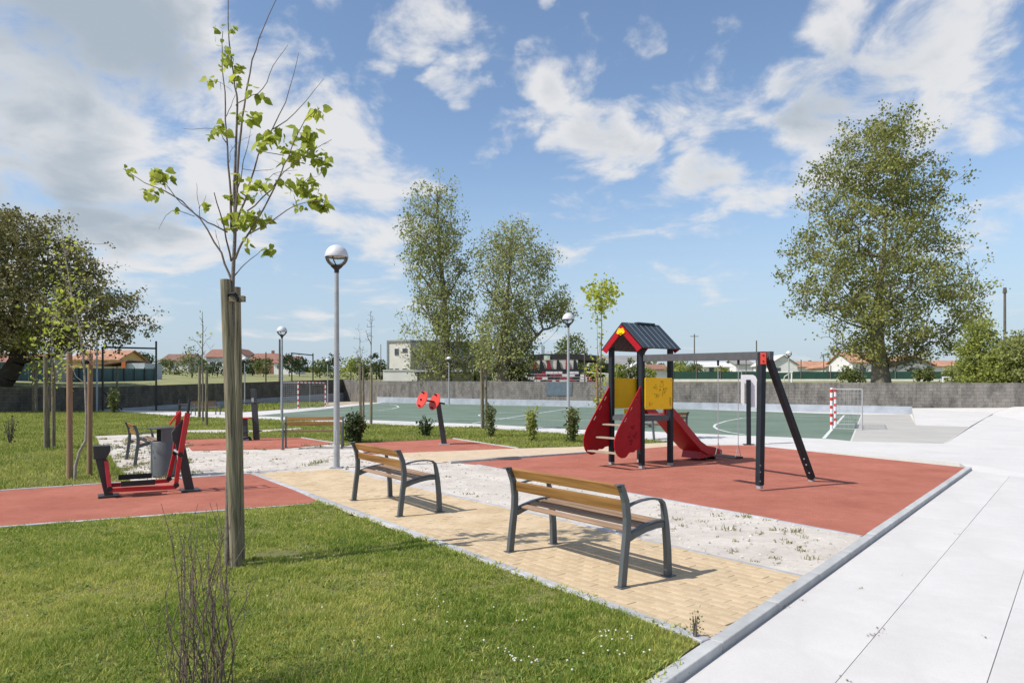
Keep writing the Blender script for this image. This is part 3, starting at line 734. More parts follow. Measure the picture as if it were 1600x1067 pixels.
# ------------------------------------------------------------------ litter bin
M_BIN = mat('bin_grey_paint', (0.10, 0.108, 0.112), 0.5, 0.12, 5.0, spec=0.4)
M_DARK = mat('dark_void', (0.01, 0.01, 0.011), 0.9, 0.1, 3.0)
p = G(256, 744)
b = thing('litter_bin', 'grey cylindrical metal litter bin beside the end-on bench', 'litter bin', (p.x, p.y, 0.0))
MB().lathe([(0, .02), (.205, .02), (.215, .03), (.215, .63), (.205, .645), (.19, .645), (.19, .5), (0, .5)], 32).build('body', M_BIN, b, smooth=True)
MB().lathe([(.213, .60), (.213, .86), (.203, .86), (.203, .60), (.213, .60)], 24, a0=R(-75), a1=R(150)).build('hood', M_BIN, b, smooth=True)
MB().lathe([(0, .86), (.216, .86), (.222, .868), (.222, .885), (.21, .893), (0, .897)], 32).build('lid', M_BIN, b, smooth=True)
MB().lathe([(0, .3), (.17, .3), (.17, .62), (.16, .62), (.16, .32), (0, .32)], 24).build('liner', M_DARK, b, smooth=True)
MB().box((.219, .02, .45), (.008, .006, .8)).build('door_seam', M_DARK, b)

# ------------------------------------------------------------------ fitness machines
M_GREYF = mat('anthracite_paint', (0.035, 0.037, 0.042), 0.42, 0.12, 5.0, spec=0.45)
M_REDF = mat('red_paint', (0.52, 0.012, 0.022), 0.35, 0.08, 5.0, spec=0.5, coat=0.2)
M_REDO = mat('orange_red_plastic', (0.62, 0.055, 0.035), 0.45, 0.08, 5.0, spec=0.4)
pl, pr = G(172, 777), G(296, 768)
ax = (pr - pl); ux = ax.length; e = thing('cross_trainer', 'red and anthracite outdoor cross trainer on the left red pad', 'fitness machine', (pl.x, pl.y, .014), math.atan2(ax.y, ax.x))
def ex(px, py, d=0.0):
    """photo pixel to the machine's own plane; d = depth offset"""
    t = (px - 172) / 124.0; base = 777 - 9 * t; k = 106 - 5 * t
    return Vector((t * ux, d, (base - py) / k))
def post(pa, pb_, w, dep, name, m, parent, top=None):
    a, c = pa, pb_; mb = MB(); tw = top or w
    vs = [a + Vector((-w / 2, -dep / 2, 0)), a + Vector((w / 2, -dep / 2, 0)), a + Vector((w / 2, dep / 2, 0)), a + Vector((-w / 2, dep / 2, 0)), c + Vector((-tw / 2, -dep / 2, 0)), c + Vector((tw / 2, -dep / 2, 0)), c + Vector((tw / 2, dep / 2, 0)), c + Vector((-tw / 2, dep / 2, 0))]
    mb.add(vs, [(3, 2, 1, 0), (4, 5, 6, 7), (0, 1, 5, 4), (1, 2, 6, 5), (2, 3, 7, 6), (3, 0, 4, 7)])
    return mb.build(name, m, parent, bevel=.006)
post(ex(170, 774), ex(158, 716), .11, .16, 'rear_post', M_GREYF, e, .14)
MB().prism([(-.12, 0), (.03, 0), (.09, .11), (.09, .19), (-.13, .19)], .24, (ex(162, 718), (1, 0, 0), (0, 0, 1), (0, 1, 0))).build('crank_housing', M_GREYF, e, bevel=.008)
for x in (170, 297):
    bp_ = MB(); bp_.box(ex(x, 777 if x < 200 else 768) + Vector((0, 0, .015)), (.27, .30, .03)); bp_.build('base_plate', M_GREYF, e, bevel=.008)
post(ex(296, 766), ex(277, 680), .13, .10, 'front_post', M_GREYF, e, .13)
MB().prism([(0, 0), (.10, .05), (.13, .30), (.115, .36), (-.035, .17), (-.03, .06)], .11, (ex(271, 694), (1, 0, 0), (0, 0, 1), (0, 1, 0))).build('front_post_head', M_GREYF, e, bevel=.006)
MB().ribbon([ex(263.5, 665), ex(272, 654), ex(281, 644)], .125, .022, (0, 1, 0)).build('head_cap', M_REDF, e, bevel=.004)
for d, dx, dy in ((-.17, 0, 0), (.17, -8, -6)):
    MB().beam(ex(166, 721, d * .6), ex(171, 762, d), .035, .055, (1, 0, 0)).build('crank_arm', M_REDF, e, bevel=.005)
    MB().beam(ex(170, 765 + dy * .5, d), ex(273 + dx, 760 + dy, d), .045, .06).build('pedal_bar', M_REDF, e, bevel=.006)
    tr = MB(); tr.box(ex(213 + dx * .3, 758 + dy, d) + Vector((0, 0, .02)), (.44, .14, .025)); tr.box(ex(213 + dx * .3, 758 + dy, d) + Vector((0, -.065, .05)), (.44, .012, .07))
    tr.build('foot_tread', M_BLACK, e, bevel=.004)
    MB().beam(ex(272 + dx, 757 + dy, d), ex(279 + dx * .6, 709, d), .04, .06, (1, 0, 0)).build('swing_arm', M_REDF, e, bevel=.005)
    MB().beam(ex(279 + dx * .6, 711, d), ex(291 + dx * 1.3, 646, d), .05, .075, (1, 0, 0)).build('lever', M_REDF, e, bevel=.006)
    MB().tube([ex(291 + dx * 1.3, 648, d), ex(294 + dx * 1.4, 626, d)], .022, 10).build('grip', M_BLACK, e)
    for q in (ex(171, 763, d), ex(272.5 + dx, 757 + dy, d), ex(279 + dx * .6, 710, d)):
        MB().tube([q + Vector((0, -.04, 0)), q + Vector((0, .04, 0))], .038, 12).build('joint', M_BLACK, e)
MB().tube([ex(278, 708, -.17), ex(273, 706, .19)], .02, 8).build('pivot_axle', M_GALV, e)
MB().tube([ex(292, 634, -.17), ex(282, 634, .17)], .014, 8).build('handle_bar', M_BLACK, e)

p = G(694, 695)
w = thing('shoulder_wheel_trainer', 'two orange-red hand wheels on a leaning dark post', 'fitness machine', (p.x, p.y, .014), R(10))
MB().box((0, 0, .012), (.30, .30, .024)).build('base_plate', M_GALV, w, bevel=.006)
post(Vector((0, 0, .02)), Vector((-.17, .0, 1.16)), .15, .13, 'post', M_GREYF, w, .13)
MB().tube([(.02, .02, 1.14), (-.68, -.10, 1.27)], .024, 10).build('axle', M_BLACK, w)
axv = Vector((-.70, -.12, .13)).normalized()
for c in (Vector((-.27, -.03, 1.20)), Vector((-.62, -.09, 1.26))):
    Mx = axv.to_track_quat('Z', 'Y').to_matrix()
    tilt = Matrix.Rotation(R(14), 3, 'Y')
    ds = MB(); n = 32
    prof = [(0, .012), (.20, .012), (.235, .018), (.25, .0), (.235, -.016), (0, -.012)]
    mb = MB().lathe(prof, n)
    rot = (Matrix.Rotation(R(-72), 3, 'Y').inverted() @ Matrix.Identity(3))
    rot = Vector((-.82, -.46, .34)).normalized().to_track_quat('Z', 'Y').to_matrix()
    mb.v = [tuple(rot @ Vector(v) + c) for v in mb.v]
    dsk = mb.build('hand_wheel', M_REDO, w, smooth=True)
    for s_ in (1, -1):
        q = rot @ Vector((0.02, -.19 * s_, 0)) + c; nn = rot @ Vector((0, 0, 1))
        MB().tube([q, q + nn * .09], .022, 8).build('knob', M_BLACK, dsk)
p = G(401, 688)
w = thing('pedal_trainer', 'dark upright fitness post with side bars and small seat', 'fitness machine', (p.x, p.y, .014))
post(Vector((0, 0, 0)), Vector((-.10, 0, 1.56)), .17, .10, 'post', M_GREYF, w, .15)
MB().box((-.10, -.055, 1.2), (.07, .008, .16)).build('instruction_plate', M_GALV, w)
MB().tube([(-.40, -.05, 1.14), (.22, -.05, 1.16)], .022, 8).build('side_bar', M_BLACK, w)
post(Vector((-.30, -.15, .12)), Vector((-.31, -.15, .66)), .15, .12, 'seat_post', M_GREYF, w)
MB().box((-.32, -.15, .68), (.40, .30, .035)).build('seat', M_REDO, w, bevel=.01)
MB().box((-.26, -.15, .06), (.30, .26, .12), top=.6).build('pedal_base', M_BLACK, w, bevel=.01)
MB().tube([(-.40, -.30, .16), (-.20, -.30, .30), (-.12, -.30, .28)], .02, 8).build('pedal_arm', M_BLACK, w)
MB().box((.10, -.05, .28), (.14, .12, .03)).build('foot_rest', M_BLACK, w)

# ------------------------------------------------------------------ play tower with slide and swing beam
M_POST = mat('anthracite_timber', (0.016, 0.021, 0.027), 0.6, 0.2, 8.0, 0.15, 90, spec=0.25)
M_ROOF = mat('slate_roof_board', (0.035, 0.048, 0.062), 0.5, 0.15, 6.0, spec=0.4, objrand=0.15)
M_SEAM = mat('pale_roof_seam', (0.16, 0.19, 0.22), 0.45, 0.1, 6.0)
M_REDP = mat('red_panel', (0.34, 0.006, 0.013), 0.5, 0.12, 4.0, spec=0.22, speck=((22, .08),))
M_SLIDE = mat('red_slide_plastic', (0.38, 0.010, 0.018), 0.38, 0.10, 4.0, spec=0.35, speck=((14, .08),))
M_YEL = mat('yellow_panel', (0.92, 0.56, 0.006), 0.5, 0.05, 4.0, spec=0.25, speck=((30, .05),))
M_DECK = mat('grey_deck', (0.10, 0.105, 0.11), 0.7, 0.15, 8.0)
M_STEP = mat('worn_step', (0.36, 0.29, 0.22), 0.7, 0.15, 8.0)
M_INK = mat('marker_scrawl', (0.10, 0.075, 0.02), 0.7, 0.1, 8.0)
M_INKR = mat('marker_scrawl_on_red', (0.10, 0.006, 0.012), 0.7, 0.1, 8.0)
pF, pL, pR = G(1002.6, 732.5), G(954, 726.6), G(1047.6, 728)
rz = R(36.2); TS = 0.84
tw = thing('play_tower', 'play tower with dark gabled roof, yellow panels, red ladder sides and red slide', 'play tower', (pF.x, pF.y, .014), rz)
zE = 2.40
for (x, y) in ((0, 0), (TS, 0), (0, TS), (TS, TS)):
    pp = MB()
    c = .052; ch = .016
    oc = [(-c, -c + ch), (-c + ch, -c), (c - ch, -c), (c, -c + ch), (c, c - ch), (c - ch, c), (-c + ch, c), (-c, c - ch)]
    pp.prism(oc, zE - .03, ((x, y, (zE + .09) / 2), (1, 0, 0), (0, 1, 0), (0, 0, 1)))
    po = pp.build('post', M_POST, tw)
    MB().box((x, y, .03), (.085, .085, .09)).build('post_shoe', M_GALV, po)
# deck
for i in range(6): MB().box((TS / 2, .09 + i * (TS - .18) / 5, 1.02), (TS - .02, .125, .035)).build('deck_board', M_DECK, tw)
for y in (-.005, TS + .005): MB().box((TS / 2, y, .97), (TS - .11, .04, .09)).build('deck_beam', M_DECK, tw)
for x in (-.005, TS + .005): MB().box((x, TS / 2, .965), (.04, TS - .11, .08)).build('deck_beam', M_DECK, tw)
# yellow panels
def wave_panel(y, name):
    o = [(.03, 1.16), (TS - .03, 1.16), (TS - .02, 1.19), (TS - .02, 1.775), (TS - .04, 1.79), (.04, 1.79), (.02, 1.775), (.02, 1.19)]
    return MB().prism(o, .018, ((0, y, 0), (1, 0, 0), (0, 0, 1), (0, 1, 0))).build(name, M_YEL, tw)
yp = wave_panel(-.066, 'yellow_panel'); wave_panel(TS + .066, 'yellow_panel')
for x in (.06, TS - .06):
    for z in (1.21, 1.74): MB().tube([(x, -.074, z), (x, -.084, z)], .014, 8).build('bolt', M_GALV, yp)
# felt-pen scrawls on the front panel
sr = random.Random(5); sc = MB()
def scrawl(mb, x0, z0, wx, hz, n, plane_y, r):
    pts = []; x, z = x0, z0
    for k in range(n):
        pts.append((x0 + sr.uniform(-wx, wx), plane_y, z0 + sr.uniform(-hz, hz)))
    pts = [Vector(q) for q in pts]; sm = []
    for a, b2 in zip(pts[:-1], pts[1:]): sm += [a, a.lerp(b2, .5) + Vector((sr.uniform(-.02, .02), 0, sr.uniform(-.02, .02)))]
    mb.tube(sm + [pts[-1]], r, 4)
for (x, z, wx, hz, n) in ((.30, 1.60, .07, .06, 8), (.50, 1.66, .06, .07, 9), (.60, 1.50, .07, .10, 9), (.36, 1.44, .08, .05, 7), (.16, 1.26, .05, .05, 6), (.45, 1.52, .05, .06, 7)):
    scrawl(sc, x, z, wx, hz, n, -.076, .0026)
for i in range(4): sc.tube([(.735, -.076, 1.24 + i * .04), (.79, -.076, 1.255 + i * .04), (.735, -.076, 1.27 + i * .04)], .005, 4)
tag(sc.build('pen_scrawl', M_INK, yp), kind='stuff')
# lower yellow strip and ledge under the front panel
MB().box((TS / 2 + .08, TS - .1, 1.10), (TS * .55, .02, .10)).build('inner_panel', M_YEL, tw)
# ladder side panels (red), with hand slots
def side_panel(y):
    out = [(0.0, 1.62), (.05, 1.55), (.62, .78), (.68, .67), (.715, .56), (.71, .44), (.67, .34), (.60, .27), (.52, .235), (.44, .235), (.38, .265), (.34, .31), (.29, .335), (.23, .33), (.18, .335), (.13, .37), (.06, .38), (0.0, .375)]
    hol = []
    for t0, t1 in ((.14, .24), (.38, .49), (.65, .76)):
        def q(t, off):
            a = Vector((.05, 1.55)); b_ = Vector((.62, .78)); d = (b_ - a).normalized(); n = Vector((-d.y, d.x)) * -1
            c = a.lerp(b_, t) + n * off
            return (c.x, c.y)
        hol.append([q(t0, .045), q(t1, .045), q(t1, .075), q(t0, .075)])
    return MB().prism(out, .02, ((-.055, y, 0), (-1, 0, 0), (0, 0, 1), (0, 1, 0)), hol).build('ladder_side', M_REDP, tw)
s1 = side_panel(-.015); side_panel(TS + .015)
sc = MB()
for (x, z) in ((-.30, .80), (-.36, .68), (-.24, .66), (-.33, .56)): scrawl(sc, x, z, .07, .06, 8, -.027, .0028)
sc.tube([(-.34, -.027, .49), (-.33, -.027, .50), (-.32, -.027, .49)], .016, 6)
tag(sc.build('pen_scrawl', M_INKR, s1), kind='stuff')
for o_, z in ((.16, .84), (.34, .585), (.56, .32)):
    MB().box((-.055 - o_, TS / 2, z), (.14, TS - .01, .03)).build('step', M_STEP, tw, bevel=.004)
# roof: boards each, two slopes
ov = .13; zr = 2.90; ze = 2.37; half = TS / 2 + .17
for sgn in (-1, 1):
    n = 7; wb = (TS + 2 * ov) / n
    for i in range(n):
        x0 = -ov + i * wb
        a = Vector((x0 + wb / 2, TS / 2, zr)); c = Vector((x0 + wb / 2, TS / 2 + sgn * half, ze))
        MB().beam(a, c, wb - .012, .022, (0, -sgn * .3, 1)).build('roof_board', M_ROOF, tw)
        if i: MB().beam(a + Vector((-wb / 2, 0, .006)), c + Vector((-wb / 2, 0, .006)), .012, .026, (0, -sgn * .3, 1)).build('roof_seam', M_SEAM, tw)
    MB().beam((-ov + .05, TS / 2, zr - .03), (-ov + .05, TS / 2 + sgn * (half - .05), ze + .03), .03, .03, (0, 0, 1)).build('roof_batten', M_POST, tw)
    # red barge boards on both gables
    for x in (-ov - .004, TS + ov + .004):
        d = Vector((0, sgn * half, ze - zr)); u = d.normalized(); nv = Vector((0, -u.z * 1, u.y)) if sgn > 0 else Vector((0, u.z, -u.y))
        L_ = d.length
        MB().prism([(.02, -.03), (L_ - .03, -.03), (L_ - .07, -.16), (L_ - .16, -.145), (.10, -.145)], .02, ((x, TS / 2, zr), u, nv if nv.z > 0 else -nv, (1, 0, 0))).build('barge_board', M_REDP, tw)
MB().box((TS / 2 + .12, TS / 2, zr + .016), (TS * .62, .10, .03)).build('ridge_cap', M_ROOF, tw)
# gable board behind, brown inside
MB().prism([(-half + .22, ze + .05), (half - .22, ze + .05), (0, zr - .10)], .012, ((TS + ov - .05, TS / 2, 0), (0, 1, 0), (0, 0, 1), (1, 0, 0))).build('gable_board', M_REDP, tw)
em = []
for k in range(40):
    a = 2 * math.pi * k / 40; r = .075 + .010 * math.cos(5 * a + 1.57) + .014 * math.cos(2 * a)
    em.append((r * 1.15 * math.cos(a), r * math.sin(a)))
hl = [[(sx * .045 + .014 * math.cos(a), .035 + .014 * math.sin(a)) for a in np.linspace(0, 2 * math.pi, 9)[:-1]] for sx in (-1, 1)]
hl.append([(-.05, -.015), (0, -.035), (.05, -.015), (.035, -.05), (0, -.06), (-.035, -.05)])
MB().prism(em, .02, ((-ov - .026, TS / 2, zr - .180), (0, -1, 0), (0, 0, 1), (1, 0, 0)), hl).build('gable_emblem', M_YEL, tw)
# slide
sl_ = [(TS + .02, 1.06), (TS + .20, 1.03), (TS + .45, .83), (TS + .80, .53), (TS + 1.15, .26), (TS + 1.38, .16), (TS + 1.62, .14), (TS + 1.86, .135)]
wS = .25; bed = MB(); n = len(sl_)
vs = []
for i, (x, z) in enumerate(sl_):
    hgt = (.13, .17, .19, .18, .17, .15, .13, .07)[i]
    for (yy, zz_) in ((-wS - .045, -.02), (-wS - .045, hgt), (-wS - .02, hgt + .015), (-wS, hgt), (-wS + .02, .02), (-.08, 0), (.08, 0), (wS - .02, .02), (wS, hgt), (wS + .02, hgt + .015), (wS + .045, hgt), (wS + .045, -.02), (wS - .03, -.035), (-wS + .03, -.035)):
        vs.append((x, TS / 2 + yy, z + zz_))
m_ = 14
fs = [(i * m_ + j, i * m_ + (j + 1) % m_, (i + 1) * m_ + (j + 1) % m_, (i + 1) * m_ + j) for i in range(n - 1) for j in range(m_)] + [tuple(range(m_)), tuple(range((n - 1) * m_, n * m_))]
sd = bed.add(vs, fs).build('slide', M_SLIDE, tw, smooth=True)
MB().prism([(TS + 1.15, .05), (TS + 1.9, .10), (TS + 1.9, .17), (TS + 1.2, .22)], .5, ((0, TS / 2, 0), (1, 0, 0), (0, 0, 1), (0, 1, 0))).build('slide_foot', M_SLIDE, sd)
for (x, z) in ((TS + 1.45, .05), (TS + 1.75, .05)): MB().box((x, TS / 2, z), (.05, .40, .10)).build('slide_bracket', M_BLACK, sd)
for yy in (-wS - .02, wS + .02):
    MB().prism([(TS - .03, 1.0), (TS + .17, 1.0), (TS + .20, 1.20), (TS + .08, 1.36), (TS - .03, 1.38)], .025, ((0, TS / 2 + yy, 0), (1, 0, 0), (0, 0, 1), (0, 1, 0))).build('slide_guard', M_SLIDE, sd)
# swing frame: beam from the tower's front post, one upright and one leaning leg
iw = tw.matrix_basis if False else Matrix.Translation(tw.location) @ Matrix.Rotation(rz, 4, 'Z')
inv = iw.inverted()
S1, S2 = G(1187, 768), G(1268, 753); bz = 2.10
apx = S1.lerp(S2, .10)
bA = inv @ Vector((pF.x + .05, pF.y - .07, bz + .085)); bB = inv @ Vector((apx.x + .02, apx.y - .05, bz))
fs1, fs2, ap = inv @ Vector((S1.x, S1.y, .05)), inv @ Vector((S2.x, S2.y, .05)), inv @ Vector((apx.x, apx.y, bz))
M_BEAM = mat('grey_beam', (0.085, 0.085, 0.09), 0.6, 0.15, 8.0, spec=0.3)
MB().beam(bA, bB + (bB - bA).normalized() * .08, .085, .13).build('swing_beam', M_BEAM, tw, bevel=.006)
l1_ = MB().beam(fs1 + Vector((0, 0, .05)), ap + Vector((0, 0, .06)) - (fs2 - fs1).normalized() * .10, .10, .095, (bB - bA)).build('swing_upright', M_POST, tw, bevel=.01)
l2_ = MB().beam(fs2 + Vector((0, 0, .02)), ap + Vector((0, 0, .03)) + (fs2 - fs1).normalized() * .05, .10, .095, (bB - bA)).build('swing_leg', M_POST, tw, bevel=.01)
MB().beam(fs1, fs1 + Vector((0, 0, .10)), .07, .07, (1, 0, 0)).build('post_shoe', M_GALV, l1_)
MB().beam(fs2 - Vector((0, 0, .04)), fs2 + Vector((0, 0, .07)), .07, .07, (1, 0, 0)).build('post_shoe', M_GALV, l2_)
toC = (inv.to_3x3() @ Vector((-S1.x, -S1.y, 0)).normalized())
ctop = fs1.lerp(ap - (fs2 - fs1).normalized() * .10, 1.0); ctop.z = bz - .06
side = toC.cross(Vector((0, 0, 1)))
cp = MB().beam(ctop + toC * .062 + Vector((0, 0, -.09)) - side * .02, ctop + toC * .062 + Vector((0, 0, .09)) - side * .02, .02, .085, side).build('red_plate', M_REDO, tw, bevel=.006)
for dz in (-.045, .045): MB().tube([ctop + toC * .07 + Vector((0, 0, dz)) - side * .02, ctop + toC * .08 + Vector((0, 0, dz)) - side * .02], .014, 8).build('bolt', M_BLACK, cp)
for (pa, pb_, l_) in ((fs1, ctop, l1_), (fs2, ap, l2_)):
    for t in (.06, .13, .18): 
        q = pa.lerp(pb_, t) + toC * .052
        MB().tube([q, q + toC * .012], .012, 8).build('bolt', M_GALV, l_)
# the swing hangs from the beam
M_ROPE = mat('galvanised_chain', (0.40, 0.40, 0.41), 0.5, 0.1, 8.0, metal=.5)
M_SEAT = mat('black_rubber', (0.02, 0.02, 0.022), 0.75, 0.1, 8.0)
bd = Vector((apx.x - pF.x, apx.y - pF.y, 0)); sc_ = Vector((pF.x, pF.y, 0)) + bd * .746; bdn = bd.normalized()
sw = thing('swing', 'black flat swing seat on two thin chains under the grey beam', 'swing', (sc_.x, sc_.y, .46), math.atan2(bdn.y, bdn.x))
MB().box((0, 0, 0), (.52, .17, .038)).build('swing_seat', M_SEAT, sw, bevel=.012)
for x in (-.23, .23):
    ch_ = MB()
    zt = bz - .12 - .46
    ch_.tube([(x * 1.02, 0, zt), (x, 0, .22)], .007, 5); ch_.tube([(x, 0, .22), (x, .06, .01)], .006, 5); ch_.tube([(x, 0, .22), (x, -.06, .01)], .006, 5)
    c_ = ch_.build('chain', M_ROPE, sw)
    MB().tube([(x * 1.02, 0, zt), (x * 1.02, 0, zt + .09)], .02, 8).build('swivel', M_BLACK, c_)

# ------------------------------------------------------------------ park sign (seen from behind)
M_WHITEP = mat('white_sign_panel', (0.72, 0.72, 0.74), 0.45, 0.04, 4.0)
p = G(1170, 695)
sg = thing('park_sign', 'white arched sign panel on a dark post beyond the swing', 'sign', (p.x, p.y, .01), R(-8))
kx = 1 / (89 / 1.6)
post(Vector((0, 0, 0)), Vector((-.01, 0, 1.82)), .115, .08, 'post', M_POST, sg, .115)
MB().box((0, 0, .008), (.30, .2, .016)).build('base_plate', M_BLACK, sg)
arc = [(.10 + .13 * math.cos(a), 1.83 + .13 * math.sin(a)) for a in np.linspace(0, math.pi / 2, 8)]
MB().prism([(.23, 1.05)] + arc + [(-.19, 1.96), (-.19, 1.18), (-.10, 1.05), (-.10, 1.72), (.08, 1.72), (.08, 1.05)], .03, ((-.01, .06, 0), (1, 0, 0), (0, 0, 1), (0, 1, 0))).build('arched_panel', M_WHITEP, sg)
MB().box((0, .06, 2.06), (.36, .02, .018)).build('top_bar', M_GALV, sg)
MB().box((-.185, .06, 2.03), (.016, .02, .15)).build('top_stay', M_GALV, sg)

# ------------------------------------------------------------------ goals
M_GW = mat('white_goal_paint', (0.72, 0.72, 0.72), 0.45, 0.06, 4.0)
M_GR = mat('red_goal_paint', (0.55, 0.035, 0.03), 0.45, 0.06, 4.0)
M_NETF = mat('net_frame_steel', (0.45, 0.45, 0.44), 0.6, 0.1, 4.0)
M_NET = mat('net_cord', (0.42, 0.42, 0.42), 0.8, 0.05, 4.0)
def striped(pa, pb_, n, root, name, r=.05, first=0):
    o = MB().tube([pa, pb_], r, 10).build(name, M_GW, root, smooth=True)
    st = MB()
    for k in range(n):
        if k % 2 == first: st.tube([pa.lerp(pb_, (k + .12) / n), pa.lerp(pb_, (k + .88) / n)], r + .004, 10)
    tag(st.build('red_bands', M_GR, o, smooth=True), kind='stuff')
def goal(pa, pb_, H, back, label):
    ax = pb_ - pa; w_ = ax.length; g = thing('football_goal', label, 'goal', (pa.x, pa.y, .012), math.atan2(ax.y, ax.x), 'small red and white goals')
    striped(Vector((0, 0, 0)), Vector((0, 0, H)), 10, g, 'goal_post', first=1); striped(Vector((w_, 0, 0)), Vector((w_, 0, H)), 10, g, 'goal_post', first=1)
    striped(Vector((0, 0, H)), Vector((w_, 0, H)), 15, g, 'crossbar')
    fr = MB()
    for x in (0, w_):
        fr.tube([(x, 0, H), (x, back * .95, H), (x, back, H - .06), (x, back, 0)], .015, 8); fr.tube([(x, 0, .03), (x, back, .03)], .015, 8)
    fr.tube([(0, back, .03), (w_, back, .03)], .015, 8); fr.tube([(0, back, H - .02), (w_, back, H - .02)], .012, 8)
    fr.build('net_frame', M_NETF, g, smooth=True)
    nt_ = MB(); s = .15; t = .005
    def line(a, b_): nt_.beam(a, b_, t, t, (0.3, .2, 1))
    k = int(abs(w_) / s)
    for i in range(k + 1): x = i * w_ / k; line((x, back, 0), (x, back, H - .04)); line((x, 0, H), (x, back, H))
    for i in range(int(H / s) + 1): z = i * s + .02; line((0, back, z), (w_, back, z)); line((0, 0, z), (0, back, z)); line((w_, 0, z), (w_, back, z))
    for i in range(int(abs(back) / s) + 1):
        y = i * s * (1 if back > 0 else -1); line((0, y, H), (w_, y, H)); line((0, y, 0), (0, y, H)); line((w_, y, 0), (w_, y, H))
    tag(nt_.build('net', M_NET, g, fix=False), kind='stuff')
goal(G(1299, 671), G(1305, 664), 1.55, -1.05, 'red and white goal at the right end of the court')
goal(G(466, 640.5), G(508.5, 637.4), 1.98, 1.3, 'red and white goal at the left end of the court')

# ------------------------------------------------------------------ tall black ball-stop frames, poles
def frame_posts(name, label, pa, pb_, za, zb_, r, m, brace=False, cat='frame'):
    t = thing(name, label, cat, (pa.x, pa.y, 0)); d = Vector((pb_.x - pa.x, pb_.y - pa.y, 0))
    MB().tube([(0, 0, 0), (0, 0, za)], r, 8).build('post', m, t); MB().tube([d, d + Vector((0, 0, zb_))], r, 8).build('post', m, t)
    MB().tube([(0, 0, za - .02), d + Vector((0, 0, za - .02))], r * .9, 8).build('top_rail', m, t)
    if brace: MB().tube([(0, 0, za * .32), d * .36 + Vector((0, 0, .1))], r * .8, 8).build('brace', m, t)
    return t
frame_posts('ball_stop_frame', 'tall black metal frame before the dark wall at left', P(160.5, 640, 46.5) * Vector((1, 1, 0)) if False else Vector((P(160.5, 640, 46.5).x, 46.5, 0)), Vector((P(244, 640, 48).x, 48.0, 0)), P(160, 542, 46.5).z, P(244, 533, 48).z, .065, M_BLACK, True)
frame_posts('ball_stop_frame', 'smaller black metal frame behind the left goal', Vector((P(456, 640, 79).x, 79.0, 0)), Vector((P(489, 640, 84).x, 84.0, 0)), P(456, 551.5, 79).z, P(489, 552, 84).z, .075, M_BLACK)
def pole(name, label, px, ytop, Y, r, m, z0=None, cat='pole', extra=None):
    b0 = P(px, 600, Y); z = ground_at(b0.x, Y) - .3 if z0 is None else z0; zt = P(px, ytop, Y).z
    t = thing(name, label, cat, (b0.x, Y, z)); MB().tube([(0, 0, 0), (0, 0, zt - z)], [r, r * .75], 8).build('shaft', m, t)
    if extra: extra(t, zt - z)
    return t
M_POLEW = mat('weathered_pole', (0.13, 0.115, 0.10), 0.9, 0.2, 3.0)
M_POLEB = mat('pale_blue_pole', (0.26, 0.31, 0.36), 0.6, 0.1, 3.0)
pole('utility_pole', 'thin pale pole left of the tall black frame', 151.5, 534, 45, .06, M_POLEB, 0)
pole('utility_pole', 'dark wooden pole rising beside the second lamp post', 437, 530, 90, .16, M_POLEW)
pole('utility_pole', 'thin dark pole between the houses and the second lamp post', 415.5, 550, 78, .08, M_BLACK, 0)
pole('utility_pole', 'thin pale pole left of the white building', 595, 538, 84, .05, M_POLEW)
pole('utility_pole', 'weathered pole beside the covered grandstand', 913.5, 539, 82, .10, M_POLEW)
def cross(t, h): MB().beam((-.9, 0, h - .5), (.9, 0, h - .5), .12, .12).build('cross_arm', M_POLEW, t)
pole('utility_pole', 'far pole with cross arm above the swing beam', 1085, 522, 150, .16, M_POLEW, extra=cross)
pole('utility_pole', 'dark pole above the swing post', 1182, 532, 100, .12, M_POLEW)
pole('utility_pole', 'thin pole before the far orange roofs at right', 1287, 558, 90, .08, M_POLEW)
def head(t, h):
    MB().box((0, 0, h - .1), (.26, .26, .5), top=.7).build('floodlight_head', M_POLEW, t)
pole('floodlight_mast', 'tall slim mast with small head above the right bushes', 1570, 452, 62, .13, M_POLEW, cat='mast', extra=head)
for px, yt, lab in ((847, 539, 'shorter thin chimney pipe above the grandstand roof'), (849.8, 540, 'darker thin chimney pipe above the grandstand roof')):
    pole('chimney_pipe', lab, px, yt, 110, .09, M_BLACK, cat='pipe')
